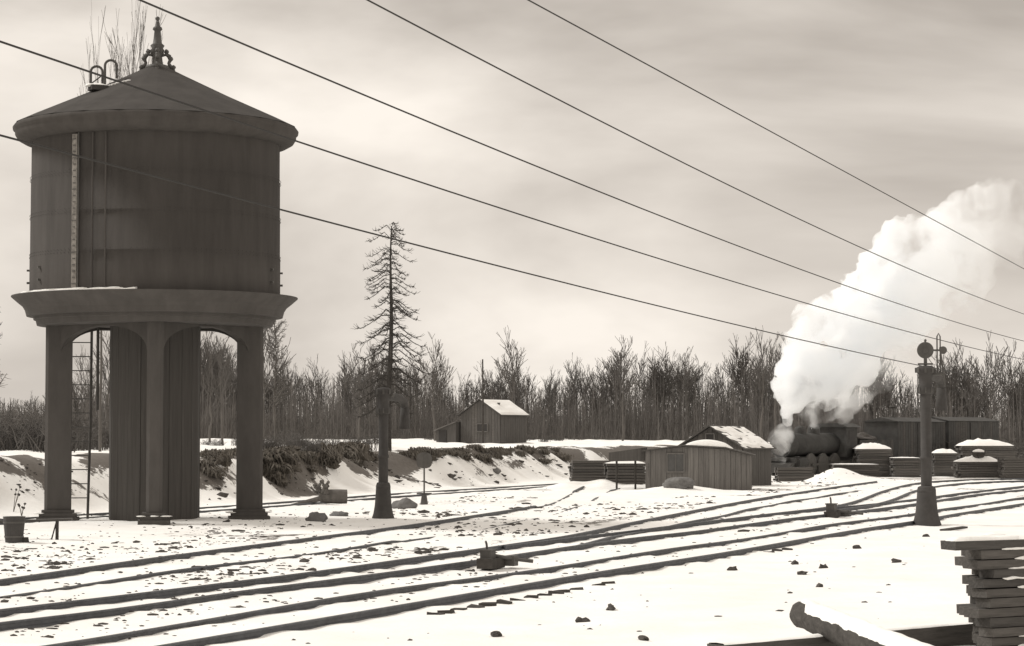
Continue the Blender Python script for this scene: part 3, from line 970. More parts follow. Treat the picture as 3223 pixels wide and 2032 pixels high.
def boulder(px, py, r, label, sq=(1.2, 1, .6)):
    p = hit(px, py)
    o = MB().lump((0, 0, 0), r, 3, .3, sq).build('boulder', M['stone'], None, True, (p.x, p.y, p.z + r * sq[2] * .35), (0, 0, random.uniform(0, 6)))
    tag(o, label, 'boulder', 'boulders on the snow')
boulder(1274, 1600, .34, 'grey slanted boulder just right of the middle water crane', (1.5, .9, .75))
boulder(998, 1640, .30, 'grey boulder below the upturned stump', (1.35, .9, .75))
boulder(1068, 1624, .24, 'flat stone between the upturned stump and the middle water crane', (1.6, .9, .55))
boulder(1562, 1492, .30, 'dark stone low on the snow bank beyond the small switch signal', (1.3, .9, .6))
boulder(2135, 1537, .62, 'large dark heap of stone against the front of the board shed', (1.3, .8, .6))

# ------------------------------------------------------------------ buildings
def gable_house(name, label, loc, rz, w, L, hw, hr, mt, boards=True, gable_win=None, chim=None, snow_t=.10, holes=False):
    """gable end at local y=0 facing -y; ridge runs +y"""
    t = thing(name, label, 'hut', loc, rz)
    # core walls
    core = MB().prism([(-w / 2 + .04, .04, -.3), (w / 2 - .04, .04, -.3), (w / 2 - .04, .04, hw), (0, .04, hr - .04), (-w / 2 + .04, .04, hw)], (0, 0, 0), (0, L - .08, 0)).build('wall', mt, t)
    if boards:
        n = int(round(w / .3))
        bw_ = w / n
        for i in range(n):
            x0 = -w / 2 + i * bw_; x1 = x0 + bw_ - .02
            f = lambda x: hw + (hr - hw) * (1 - abs(x) / (w / 2)) - .03
            dd = random.uniform(0, .02)
            pts = [(x0, 0, -.25), (x1, 0, -.25), (x1, 0, f(x1)), (x0, 0, f(x0))]
            if x0 < 0 < x1:
                pts = [(x0, 0, -.25), (x1, 0, -.25), (x1, 0, f(x1)), (0, 0, f(0)), (x0, 0, f(x0))]
            MB().prism(pts, (0, -dd, 0), (0, .03, 0)).build('board', random.choice((M['lumber_b'], mt, mt)), core)
        n = int(round(L / .35))
        for i in range(n):
            y0 = .06 + i * (L - .1) / n; y1 = y0 + (L - .1) / n - .02
            for sx in (1, -1):
                MB().box((sx * (w / 2 - .01 + random.uniform(0, .015)), (y0 + y1) / 2, hw / 2 - .14), (.04, y1 - y0, hw + .25)).build('board', random.choice((M['board_d'], mt)), core)
    ov = .22
    sl = math.atan2(hr - hw, w / 2)
    for s_, nm in ((1, 'roof_slope'), (-1, 'roof_slope')):
        a = Vector((0, 0, hr)); e = Vector((s_ * (w / 2 + ov), 0, hw - ov * math.tan(sl)))
        nrm = Vector((s_ * math.sin(sl), 0, math.cos(sl)))
        r = MB().prism([a + nrm * .01, e + nrm * .01, e + nrm * .07, a + nrm * .07], (0, -ov, 0), (0, L + ov, 0)).build(nm, M['board_d'], t)
        # snow sheet
        nu, nv = 14, 16
        vs_, fs_ = [], []
        for u in range(nu + 1):
            for v in range(nv + 1):
                q = a.lerp(e, .03 + .95 * u / nu)
                h_ = snow_t * (.8 + .6 * mnoise.noise(Vector((u * .35, v * .35, loc[0] + s_))))
                if u in (0, nu) or v in (0, nv):
                    h_ = .0
                if holes and mnoise.noise(Vector((u * 1.1, v * .5, 4.2))) > .12:
                    h_ = -.02
                vs_.append(q + nrm * (.072 + h_) + Vector((0, -ov + .03 + (L + 2 * ov - .06) * v / nv, 0)))
        for u in range(nu):
            for v in range(nv):
                fs_.append((u * (nv + 1) + v, (u + 1) * (nv + 1) + v, (u + 1) * (nv + 1) + v + 1, u * (nv + 1) + v + 1))
        MB().add(vs_, fs_).build('snow_cover', M['snow'], r, True)
    if gable_win:
        x0, x1, z0, z1 = gable_win
        wn_ = MB().box(((x0 + x1) / 2, -.03, (z0 + z1) / 2), (x1 - x0, .06, z1 - z0)).build('window', M['dark'], t)
        f = MB()
        for a, b, c, d_ in ((x0 - .05, x1 + .05, z1, z1 + .06), (x0 - .05, x1 + .05, z0 - .06, z0), (x0 - .06, x0, z0, z1), (x1, x1 + .06, z0, z1)):
            f.box(((a + b) / 2, -.045, (c + d_) / 2), (b - a, .08, d_ - c))
        f.build('frame', M['board'], wn_)
    if chim:
        cx_, cy_, z0, z1, r_ = chim
        MB().tube([(cx_, cy_, z0), (cx_, cy_, z1)], r_, 10).tube([(cx_, cy_, z1 - .02), (cx_, cy_, z1 + .06)], r_ * 1.5, 10).build('stovepipe', M['iron'], t)
    return t
# cabin on the bank in front of the wood
CYd = 150.0 * YS
pc = at(1512, 1372, CYd)
gcz = gz(pc.x, pc.y)
cab = gable_house('log_cabin', 'dark cabin with snow on its right roof slope at the edge of the wood', (pc.x, pc.y, gcz - .05), R(-30), 4.2, 4.8, 6.17 - 1.25 - gcz, 6.25 - gcz, M['board_d'], True, (-.3, .75, 1.2, 1.85), (1.0, 1.6, 2.5, 3.75, .10), .12)
# lean-to on the left of the cabin
lt = thing('lean_to_shed', 'low dark lean-to shed adjoining the left side of the far cabin', 'shed', (pc.x - 3.1, pc.y + 1.2, gcz - .05), R(-30))
MB().prism([(-1.1, 0, -.2), (1.0, 0, -.2), (1.0, 0, 2.0), (-1.1, 0, 1.3)], (0, 0, 0), (0, 2.6, 0)).build('wall', M['board_d'], lt)
MB().prism([(-1.3, 0, 1.22), (1.05, 0, 2.03), (1.05, 0, 2.10), (-1.3, 0, 1.30)], (0, -.2, 0), (0, 2.8, 0)).build('roof', M['board'], lt)
MB().box((-.4, -.03, .75), (.8, .06, 1.1)).build('door', M['dark'], lt)
# thin mast by the cabin
pm = at(1520, 1374, 146 * YS)
z0 = gz(pm.x, pm.y)
zt = at(1518, 1130, 146 * YS).z
o = MB().tube([(0, 0, -.1), (0, 0, (zt - z0) * .5), (-.03, 0, zt - z0)], [.10, .085, .06], 8).build('mast', M['tie'], None, False, (pm.x, pm.y, z0))
tag(o, 'thin bare mast standing upright beside the far cabin', 'mast')

# board shed with curved snow on its low roof
SY = 88.0 * YS
ps = at(2200, 1540, SY)
z0 = gz(ps.x, ps.y)
ppm = F / SY
shed = thing('board_shed', 'low shed of upright boards with a strip of snow on its roof', 'shed', (ps.x, ps.y, z0 - .1), R(-6))
xl, xr = (2032 - 2200) / ppm, (2366 - 2200) / ppm
hwall = (1540 - 1412) / ppm + .12
core = MB().prism([(xl + .05, .05, -.4), (xr - .05, .05, -.4), (xr - .05, .05, hwall - .35), (xr * .5, .05, hwall), (xl * .3, .05, hwall + .12), (xl + .05, .05, hwall - .12)], (0, 0, 0), (0, 3.2, 0)).build('wall', M['board_d'], shed)
def topz(x):
    xs = [xl, xl * .3, xr * .5, xr]; zs = [hwall - .12, hwall + .12, hwall, hwall - .35]
    return float(np.interp(x, xs, zs))
n = 20
for i in range(n):
    x0 = xl + (xr - xl) * i / n; x1 = xl + (xr - xl) * (i + 1) / n - .012
    dd = random.uniform(0, .03) + (.03 if i in (12, 15, 17) else 0)
    b0 = random.uniform(-.35, -.2)
    MB().prism([(x0, 0, b0), (x1, 0, b0), (x1, 0, topz(x1) - .03), (x0, 0, topz(x0) - .03)], (0, -dd, 0), (0, .04, 0)).build('board', random.choice((M['board'], M['board'], M['board'], M['board_p'])), core)
rf = MB().prism([(xl - .2, 0, hwall - .17), (xl * .3, 0, hwall + .12), (xr * .5, 0, hwall), (xr + .2, 0, hwall - .42), (xr + .2, 0, hwall - .34), (xr * .5, 0, hwall + .08), (xl * .3, 0, hwall + .20), (xl - .2, 0, hwall - .09)], (0, -.25, 0), (0, 3.3, 0)).build('roof', M['board_d'], shed)
vs_, fs_ = [], []
sx0, sx1 = (2158 - 2200) / ppm, (2306 - 2200) / ppm
for i in range(21):
    x = sx0 + (sx1 - sx0) * i / 20
    h_ = .34 * math.sin(math.pi * i / 20) ** .7
    zb = topz(x) + .085
    for y_, f in ((-.2, .0), (-.15, .75), (.6, 1.0), (1.6, .9), (2.8, .0)):
        vs_.append(Vector((x, y_, zb + h_ * f)))
for i in range(20):
    for k in range(4):
        fs_.append((i * 5 + k, (i + 1) * 5 + k, (i + 1) * 5 + k + 1, i * 5 + k + 1))
MB().add(vs_, fs_).build('snow_cover', M['snow'], rf, True)
wx0, wx1, wz0, wz1 = (2102 - 2200) / ppm, (2152 - 2200) / ppm, (1540 - 1482) / ppm + .1, (1540 - 1426) / ppm + .05
w_ = MB().box(((wx0 + wx1) / 2, -.05, (wz0 + wz1) / 2), (wx1 - wx0, .05, wz1 - wz0)).build('window', M['glass'], shed)
f = MB()
for a, b, c, d_ in ((wx0 - .07, wx1 + .07, wz1, wz1 + .07), (wx0 - .07, wx1 + .07, wz0 - .08, wz0), (wx0 - .07, wx0, wz0, wz1), (wx1, wx1 + .07, wz0, wz1), ((wx0 + wx1) / 2 - .02, (wx0 + wx1) / 2 + .02, wz0, wz1)):
    f.box(((a + b) / 2, -.08, (c + d_) / 2), (b - a, .06, d_ - c))
f.build('frame', M['board'], w_)
# left wing with a flat projecting roof
wing = MB().prism([((1916 - 2200) / ppm, 0, (1540 - 1446) / ppm), (xl - .02, 0, (1540 - 1444) / ppm), (xl - .02, 0, (1540 - 1402) / ppm), ((1916 - 2200) / ppm, 0, (1540 - 1418) / ppm)], (0, .2, 0), (0, 2.4, 0)).build('wing_canopy', M['board_d'], shed)
for xx in (-4.4, -3.4):
    MB().tube([(xx, .4, -.4), (xx, .4, 1.62)], .06, 6).build('post', M['tie'], shed)
# tool leaning on the wall
MB().tube([((2047 - 2200) / ppm, -.45, .1), ((2040 - 2200) / ppm, -.06, 1.5)], .03, 6).build('prop', M['lumber_b'], shed)
# gabled hut behind
pg = at(2236, 1470, 94 * YS)
zg = gz(pg.x, pg.y)
ppm2 = F / (94 * YS)
gable_house('gabled_hut', 'gabled hut with snow lying in streaks on its right roof slope', (pg.x, pg.y, zg - .1), R(-28), 3.9, 4.4, H + (1375 - 1408) / ppm2 + .12 - zg, H + (1375 - 1342) / ppm2 + .1 - zg, M['board_d'], True, (-.22, .24, H + (1375 - 1396) / ppm2 - zg + .1, H + (1375 - 1366) / ppm2 - zg + .1), None, .08, True)

# ------------------------------------------------------------------ board piles
def pile(px0, px1, pyt, pyb, Y, label, rz=0.0, snow=.25, depth=2.4, nl=None, name='lumber_pile', step=.16):
    Y = Y * YS
    a, b = at(px0, pyb, Y), at(px1, pyb, Y)
    c = (a + b) / 2
    z0 = gz(c.x, c.y) - .05
    zt = at((px0 + px1) / 2, pyt, Y).z
    w = b.x - a.x
    hh = max(.3, zt - z0)
    t = thing(name, label, 'lumber pile', (c.x, c.y, z0), rz)
    nl = nl or max(2, int(hh / step))
    st_ = hh / nl
    for i in range(nl):
        for j in range(3):
            Lb = w * random.uniform(.9, 1.02)
            m = MB().box((0, 0, 0), (Lb, depth / 3 - .04, st_ * .86), None, .01)
            inst('board', m.mesh('board', random.choice((M['lumber'], M['lumber_c'], M['board_d'], M['lumber_b']))), t, (random.uniform(-.06, .06) * w * .5, -depth / 3 + j * depth / 3, st_ * (i + .5)), (0, random.uniform(-.006, .006), random.uniform(-.015, .015)))
    if snow:
        nu, nv = 18, 7
        vs_, fs_ = [], []
        sk = random.uniform(-.12, .12)
        for u in range(nu + 1):
            for v in range(nv + 1):
                s = math.sin(math.pi * u / nu) ** .55 * math.sin(math.pi * v / nv) ** .5
                h_ = snow * s * (1 + sk * (u / nu - .5) * 4 + .35 * mnoise.noise(Vector((u * .5, v * .5, px0))))
                vs_.append(Vector((-w * .5 + w * u / nu, -depth / 2 + depth * v / nv, hh + h_ - .005)))
        for u in range(nu):
            for v in range(nv):
                fs_.append((u * (nv + 1) + v, (u + 1) * (nv + 1) + v, (u + 1) * (nv + 1) + v + 1, u * (nv + 1) + v + 1))
        MB().add(vs_, fs_).build('snow_cap', M['snow'], t, True)
    return t
pile(1795, 1925, 1448, 1512, 96, 'low pile of boards at the end of the snow bank left of the shed', .05, 0)
pile(1905, 2030, 1457, 1515, 93, 'snow capped board pile under the canopy left of the shed', .03, .14)
pile(2690, 2800, 1412, 1500, 117, 'board pile with a humped cap of snow in front of the train', .04, .42)
pile(2620, 2760, 1460, 1500, 111, 'low flat pile of boards with a thin line of snow, left of the water crane', .02, .05)
pile(3015, 3185, 1402, 1498, 120, 'wide snow capped board pile at the right edge in front of the wood', .03, .48)
pile(3008, 3140, 1452, 1500, 114, 'lower snow capped pile in front of the wide one at the right', .02, .4)
pile(3150, 3260, 1440, 1502, 112, 'dark board pile without snow cut by the right edge', .02, 0)
pile(2440, 2560, 1470, 1512, 106, 'dark low board pile in front of the locomotive', -.05, 0)
pile(2800, 2890, 1440, 1500, 116, 'dark board pile just left of the right hand water crane', .05, .06)
pile(2935, 3010, 1425, 1500, 118, 'ragged board pile with bits of snow right of the right hand water crane', -.08, .3)
# basket on the lower pile
pbk = at(3080, 1437, 114 * YS - .6)
bk = thing('basket', 'round dark basket heaped with snow on the lower right board pile', 'basket', pbk)
MB().lathe([(0, -.05), (.36, -.05), (.52, .32), (.48, .32), (.34, 0)], 20).build('bowl', M['tie'], bk)
MB().lump((0, 0, .34), .42, 2, .15, (1, 1, .45)).build('snow_heap', M['snow'], bk, True)

# ------------------------------------------------------------------ train
TA = R(62)        # the train's rear lies to the right and away
lf = at(2478, 1500, 114 * YS)
LZ = gz(lf.x, lf.y) * 0 + 0.1
loco = thing('steam_locomotive', 'dark steam locomotive blowing white steam behind the sheds', 'locomotive', (lf.x, lf.y, LZ), R(55))
# local +x runs towards the rear
MB().tube([(.0, 0, 2.15), (6.6, 0, 2.2)], .80, 24).lathe([], 3).build('boiler', M['loco'], loco, True)
sb = MB().tube([(-.9, 0, 2.15), (.05, 0, 2.15)], .88, 24).build('smokebox', M['loco'], loco)
MB().tube([(-.98, 0, 2.15), (-.9, 0, 2.15)], .72, 24).tube([(-1.04, 0, 2.15), (-.97, 0, 2.15)], .12, 10).build('smokebox_door', M['iron'], sb)
MB().lathe([(.0, 2.9), (.27, 2.92), (.22, 3.1), (.21, 3.7), (.30, 3.8), (.32, 3.95), (.24, 3.96), (.18, 3.6)], 18, (-.4, 0, 0)).build('smokestack', M['loco'], loco, True)
MB().lathe([(.42, 2.75), (.40, 3.25), (.30, 3.42), (0, 3.5)], 18, (1.9, 0, 0)).build('sand_dome', M['loco'], loco, True)
MB().lathe([(.45, 2.8), (.43, 3.3), (.33, 3.5), (0, 3.58)], 18, (3.9, 0, 0)).build('steam_dome', M['loco'], loco, True)
MB().box((-.75, 0, 3.18), (.32, .36, .4)).tube([(-.93, 0, 3.18), (-.86, 0, 3.18)], .16, 14).build('headlamp', M['iron'], loco)
cb = MB().box((7.2, 0, 2.35), (1.7, 2.6, 2.1)).build('cab', M['loco'], loco)
MB().prism([(6.2, -1.5, 3.40), (6.2, 1.5, 3.40), (6.2, .8, 3.68), (6.2, -.8, 3.68)], (0, 0, 0), (2.3, 0, 0)).build('cab_roof', M['loco'], cb)
for yy in (-1.31, 1.31):
    MB().box((7.2, yy, 2.85), (.9, .03, .7)).build('cab_window', M['dark'], cb)
MB().box((3.2, 0, 1.18), (9.4, 1.6, .28)).build('frame', M['loco'], loco)
MB().prism([(-1.2, -1.3, .95), (-1.2, 1.3, .95), (-1.2, .9, .25), (-1.2, -.9, .25)], (0, 0, 0), (-.5, 0, 0)).build('pilot', M['loco'], loco)
MB().box((-1.1, 0, 1.1), (.3, 2.5, .3)).build('pilot_beam', M['loco'], loco)
wh = {}
for r_ in (.78, .42):
    w_ = MB().tube([(0, -.07, 0), (0, .07, 0)], r_, 22)
    wh[r_] = w_.mesh('wheel', M['iron'])
for xx, r_ in ((-.5, .42), (.6, .42), (1.9, .78), (3.7, .78), (5.5, .78)):
    for yy in (-.8, .8):
        inst('wheel', wh[r_], loco, (xx, yy, r_ + .02))
for yy in (-1.05, 1.05):
    MB().tube([(-.6, yy, .95), (.7, yy, .95)], .3, 14).build('cylinder', M['loco'], loco)
    MB().box((3.7, yy * .92, .8), (3.8, .08, .14)).build('side_rod', M['iron'], loco)
tu = Vector((math.cos(R(55)), math.sin(R(55)), 0))
def car(off, L, wd, hh, nm, label, cat, stack=False, door=True, z0=1.1):
    c = Vector((lf.x, lf.y, LZ)) + tu * (off + L / 2)
    t = thing(nm, label, cat, c, R(55))
    bd = MB().box((0, 0, z0 + (hh - z0) / 2), (L, wd, hh - z0)).build('body', M['loco'], t)
    n = int(L / .42)
    for i in range(n):
        x = -L / 2 + (i + .5) * L / n
        for yy in (-1, 1):
            MB().box((x, yy * (wd / 2 + .012), z0 + (hh - z0) / 2), (L / n - .03, .03, hh - z0 - .02)).build('board', random.choice((M['lumber_c'], M['loco'], M['loco'])), bd)
    if door:
        MB().prism([(-L / 2 - .15, -wd / 2 - .12, hh), (-L / 2 - .15, wd / 2 + .12, hh), (-L / 2 - .15, 0, hh + .32)], (0, 0, 0), (L + .3, 0, 0)).build('roof', M['loco'], t)
        MB().box((0, -wd / 2 - .05, z0 + (hh - z0) / 2), (1.6, .06, (hh - z0) * .92)).build('sliding_door', M['loco'], t)
    MB().box((0, 0, .92), (L * .98, 1.2, .3)).build('underframe', M['iron'], t)
    for xx in (-L * .36, -L * .36 + 1.1, L * .36 - 1.1, L * .36):
        for yy in (-.75, .75):
            inst('wheel', wh[.42], t, (xx, yy, .44))
    if stack:
        MB().tube([(-L * .25, 0, hh + .1), (-L * .25, 0, hh + 1.05)], [.12, .13], 10).tube([(-L * .25, 0, hh + 1.0), (-L * .25, 0, hh + 1.1), (-L * .25, 0, hh + 1.2)], [.14, .3, .28], 12).build('stovepipe', M['iron'], t)
    return t
td = car(8.5, 5.4, 2.5, 2.5, 'locomotive_tender', 'dark coal tender coupled behind the steam locomotive', 'tender', door=False)
MB().lump((0, 0, 2.45), 1.1, 3, .3, (1.9, .95, .45)).build('coal', M['clod'], td)
car(14.5, 8.2, 2.7, 3.85, 'boxcar', 'boarded work car with a capped stovepipe, coupled behind the tender', 'rail car', stack=True)
car(23.3, 9.5, 2.7, 3.95, 'boxcar', 'last boarded rail car of the train, partly behind the right water crane', 'rail car')

# ------------------------------------------------------------------ steam
def steam(name, label, balls, dens, nscale, sharp, lo, Y0, drift, voxel=.35):
    mb = MB()
    cs = []
    for px, py, r in balls:
        Yb = Y0 * YS + (px - 2480) * drift
        c = at(px, py, Yb)
        rr = r / F * Yb
        cs.append((c, rr))
        mb.lump(c, rr, 2, .12)
    o = mb.build(name, None)
    rm = o.modifiers.new('merge', 'REMESH')
    rm.mode = 'VOXEL'
    rm.voxel_size = voxel
    tx_ = bpy.data.textures.new(name + '_billow', 'CLOUDS')
    tx_.noise_scale = 2.6
    tx_.noise_depth = 3
    dm = o.modifiers.new('billow', 'DISPLACE')
    dm.texture = tx_
    dm.texture_coords = 'GLOBAL'
    dm.strength = 1.8
    dm.mid_level = .5
    tx2 = bpy.data.textures.new(name + '_curl', 'CLOUDS')
    tx2.noise_scale = .95
    tx2.noise_depth = 3
    d2 = o.modifiers.new('curl', 'DISPLACE')
    d2.texture = tx2
    d2.texture_coords = 'GLOBAL'
    d2.strength = 1.25
    d2.mid_level = .5
    m = bpy.data.materials.new(name + '_vapour')
    m.use_nodes = True
    t = m.node_tree
    t.nodes.clear()
    out = t.nodes.new('ShaderNodeOutputMaterial')
    pv = t.nodes.new('ShaderNodeVolumePrincipled')
    pv.inputs['Color'].default_value = (.988, .994, 1.0, 1)
    pv.inputs['Anisotropy'].default_value = 0.0
    tc_ = t.nodes.new('ShaderNodeTexCoord')
    nz = t.nodes.new('ShaderNodeTexNoise')
    nz.inputs['Scale'].default_value = nscale
    nz.inputs['Detail'].default_value = 5
    nz.inputs['Roughness'].default_value = .6
    nz.inputs['Distortion'].default_value = .6
    t.links.new(tc_.outputs['Object'], nz.inputs['Vector'])
    mr = t.nodes.new('ShaderNodeMapRange')
    mr.interpolation_type = 'SMOOTHSTEP'
    mr.inputs['From Min'].default_value = lo
    mr.inputs['From Max'].default_value = lo + sharp
    mr.inputs['To Max'].default_value = dens
    t.links.new(nz.outputs['Fac'], mr.inputs['Value'])
    sx = t.nodes.new('ShaderNodeSeparateXYZ')
    t.links.new(tc_.outputs['Object'], sx.inputs[0])
    fd = t.nodes.new('ShaderNodeMapRange')
    fd.inputs['From Min'].default_value = 24.0
    fd.inputs['From Max'].default_value = 34.0
    fd.inputs['To Min'].default_value = 1.0
    fd.inputs['To Max'].default_value = .07
    t.links.new(sx.outputs['X'], fd.inputs['Value'])
    mu = t.nodes.new('ShaderNodeMath')
    mu.operation = 'MULTIPLY'
    t.links.new(mr.outputs[0], mu.inputs[0])
    t.links.new(fd.outputs[0], mu.inputs[1])
    t.links.new(mu.outputs[0], pv.inputs['Density'])
    t.links.new(pv.outputs[0], out.inputs['Volume'])
    o.data.materials.append(m)
    tag(o, label, 'steam')
    o['kind'] = 'stuff'
    return o
balls = [(2480, 1328, 16), (2482, 1308, 24), (2488, 1280, 36), (2510, 1262, 42), (2496, 1225, 48), (2516, 1160, 66), (2534, 1095, 72), (2572, 1035, 76), (2612, 985, 66),
         (2590, 1150, 84), (2650, 1070, 105), (2570, 1240, 54), (2620, 1225, 60), (2690, 1130, 90), (2710, 1010, 112), (2755, 920, 100), (2800, 850, 88), (2835, 775, 84), (2650, 950, 50), (2740, 850, 46), (2790, 760, 40),
         (2800, 1010, 105), (2860, 910, 120), (2920, 820, 115), (2890, 735, 66), (2955, 715, 74), (2990, 860, 100), (2930, 960, 90), (3000, 680, 66), (3045, 780, 100), (3060, 640, 70), (3115, 625, 66), (3150, 700, 70), (3100, 760, 90), (3070, 860, 80), (3140, 800, 70), (3000, 950, 60), (2870, 1040, 70), (3190, 620, 50), (3210, 720, 60)]
steam('steam_cloud', 'dense white steam plume rising from the locomotive smokestack', balls, 2.6, .34, .15, .40, 113.5, .004, .25)
balls2 = [(2448, 1400, 34), (2458, 1362, 32), (2438, 1435, 28), (2450, 1460, 22), (2600, 1300, 48), (2660, 1265, 54), (2720, 1215, 54), (2560, 1310, 42), (2700, 1250, 46), (2780, 1150, 56), (2750, 1190, 50), (2830, 1100, 60), (2640, 1300, 40)]
steam('steam_cloud', 'thin ragged steam drifting low around the locomotive', balls2, .6, .5, .25, .40, 112.0, .004, .3)

# ------------------------------------------------------------------ trees
def grow(mb, p, d, L, r, depth, spread, nsplit, up=.12, seg=3, sides=4, taper=.62, minr=.012):
    pts = [p]; rad = [r]
    q = Vector(p); dd = Vector(d)
    for i in range(seg):
        dd = (dd + Vector((random.gauss(0, .13), random.gauss(0, .13), random.gauss(0, .08) + up * .3))).normalized()
        q = q + dd * (L / seg)
        pts.append(Vector(q)); rad.append(max(minr, r * (1 - (1 - taper) * (i + 1) / seg)))
    mb.tube(pts, rad, sides if r > .03 else 3, False)
    if depth <= 0:
        return
    for k in range(nsplit):
        i = random.choice(range(1, seg + 1)) if k else seg
        base = pts[i]
        ax = dd.orthogonal().normalized()
        ax = Matrix.Rotation(random.uniform(0, 6.28), 3, dd) @ ax
        nd = (dd * math.cos(spread) + ax * math.sin(spread) * random.uniform(.6, 1.2) + Vector((0, 0, up))).normalized()
        grow(mb, base, nd, L * random.uniform(.55, .8), max(minr, rad[i] * .62), depth - 1, spread, nsplit, up, max(2, seg - 1), sides, taper, minr)
def bare_tree_meshes(h, seed, spread=.5, bole=.42, minr=.022, mt=None, ns=4, dp=4):
    random.seed(seed)
    tr = MB(); cr_ = MB()
    r0 = h * .0125
    pts, rad = [Vector((0, 0, -.4))], [r0 * 1.25]
    q = Vector((0, 0, 0))
    lean = Vector((random.gauss(0, .03), random.gauss(0, .03), 1))
    n = 7
    top = h * .78
    for i in range(n + 1):
        pts.append(Vector((lean.x * top * i / n + random.gauss(0, .05), lean.y * top * i / n + random.gauss(0, .05), top * i / n)))
        rad.append(max(minr, r0 * (1 - .75 * i / n)))
    tr.tube(pts, rad, 6, False)
    for i in range(12):
        f = bole + (1 - bole) * (i + random.random()) / 12
        z = top * f
        a = random.uniform(0, 6.28)
        b = Vector((lean.x * z, lean.y * z, z))
        d_ = Vector((math.cos(a) * math.sin(spread * 1.2), math.sin(a) * math.sin(spread * 1.2), math.cos(spread * 1.2)))
        grow(cr_, b, d_, h * .24 * (1.15 - .5 * f), max(minr, r0 * .42 * (1.1 - f * .6)), dp - 2, spread, ns, .22, 3, 4, .6, minr)
    grow(cr_, pts[-1], lean.normalized(), h * .2, max(minr, rad[-1]), 2, spread, 3, .2, 3, 4, .6, minr)
    return tr.mesh('trunk', mt or M['bark']), cr_.mesh('crown', M['twig'])
TV = [bare_tree_meshes(10, 100 + i, random.uniform(.38, .55), random.uniform(.3, .5)) for i in range(9)]
random.seed(21)
def tree(me2, loc, h, rz, label, group=None, name='bare_tree', base_h=10.0, wide=1.0):
    t = thing(name, label, 'tree', loc, rz, group)
    s = h / base_h
    for nm, me in (('trunk', me2[0]), ('crown', me2[1])):
        inst(nm, me, t, (0, 0, 0), (0, 0, 0), (s * wide * random.uniform(.85, 1.15), s * wide * random.uniform(.85, 1.15), s))
    return t
# top line of the wood in photograph pixels
TOPX = [-200, 0, 60, 150, 240, 350, 640, 700, 760, 830, 950, 1050, 1150, 1240, 1330, 1400, 1450, 1500, 1570, 1620, 1660, 1720, 1800, 1900, 1950, 2050, 2150, 2250, 2320, 2400, 2470, 2600, 2750, 2850, 2960, 3000, 3100, 3160, 3223, 3400]
TOPY = [1200, 1225, 1230, 1240, 1190, 1110, 1090, 1095, 1120, 1150, 1140, 1150, 1140, 1120, 1110, 1130, 1180, 1190, 1150, 1145, 1180, 1175, 1165, 1140, 1110, 1110, 1130, 1135, 1120, 1100, 1095, 1130, 1150, 1150, 1150, 1140, 1180, 1140, 1150, 1150]
def topline(px):
    return float(np.interp(px, TOPX, TOPY))
def woodY(px):
    return float(np.interp(px, [-300, 600, 1300, 2000, 2600, 3400], [150, 165, 200, 215, 205, 190])) * YS
def wood_label(px):
    for lim, w in ((480, 'left of the tower riser'), (1180, 'between the tower and the dead conifer'), (1480, 'between the dead conifer and the far cabin'), (1800, 'behind and right of the far cabin'), (2160, 'above the left end of the board shed'), (2480, 'between the gabled hut and the steam plume'), (2900, 'behind the steam plume and the train'), (9999, 'right of the right hand water crane')):
        if px < lim:
            return 'bare leafless tree of the distant wood ' + w, 'bare trees ' + w
cnt = 0
while cnt < 240:
    px = random.uniform(-120, 3340)
    Yt = woodY(px) + random.uniform(0, 30) ** 1.0
    x = (px - CX) / F * Yt
    zg_ = gz(x, Yt)
    ztop = at(px, topline(px) + random.gauss(30, 20) + (60 if random.random() < .25 else 0), Yt).z
    h = ztop - zg_
    if h < 3.5:
        continue
    tree(random.choice(TV), (x, Yt, zg_), h, random.uniform(0, 6.28), *wood_label(px))
    cnt += 1
# dense understory of the wood as one mass
random.seed(5)
wm_v, wm_f = [], []
def stick(a, b, r0, r1):
    a = np.array(a); b = np.array(b)
    o = len(wm_v)
    for p, r in ((a, r0), (b, r1)):
        for k in range(3):
            an = 2.094 * k + .5
            wm_v.append((p[0] + r * math.cos(an), p[1] + r * math.sin(an), p[2]))
    for k in range(3):
        k2 = (k + 1) % 3
        wm_f.append((o + k, o + k2, o + 3 + k2, o + 3 + k))
NS = 11500
pxs = rng.uniform(-250, 3500, NS)
for i in range(NS):
    px = pxs[i]
    Yt = woodY(px) + random.uniform(-4, 62)
    x = (px - CX) / F * Yt
    full = at(px, topline(px), Yt).z
    zg_ = gz(x, Yt) - .1
    hh = (full - zg_) * random.choice((random.uniform(.25, .6), random.uniform(.35, .85)))
    lx, ly = random.gauss(0, .05) * hh, random.gauss(0, .05) * hh
    r = random.uniform(.03, .075)
    top = (x + lx, Yt + ly, zg_ + hh)
    stick((x, Yt, zg_ - .6), top, r, r * .35)
    for k in range(6):
        f = random.uniform(.25, .95)
        b = (x + lx * f, Yt + ly * f, zg_ + hh * f)
        a = random.uniform(0, 6.28); l_ = random.uniform(.5, 1.5) * (1.25 - f)
        stick(b, (b[0] + math.cos(a) * l_, b[1] + math.sin(a) * l_, b[2] + l_ * random.uniform(.5, 1.3)), r * .5, .012)
    # low scrub at the foot
    for k in range(3):
        a = random.uniform(0, 6.28)
        bx = x + random.uniform(-.6, .6)
        stick((bx, Yt, zg_ - .5), (bx + math.cos(a) * .7, Yt + math.sin(a) * .7, zg_ + random.uniform(.8, 2.2)), .05, .015)
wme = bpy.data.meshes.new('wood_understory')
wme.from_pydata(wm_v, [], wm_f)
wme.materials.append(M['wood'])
wo_ = bpy.data.objects.new('wood_understory', wme)
COL.objects.link(wo_)
tag(wo_, 'dense grey undergrowth and saplings filling the distant wood', 'undergrowth')
wo_['kind'] = 'stuff'

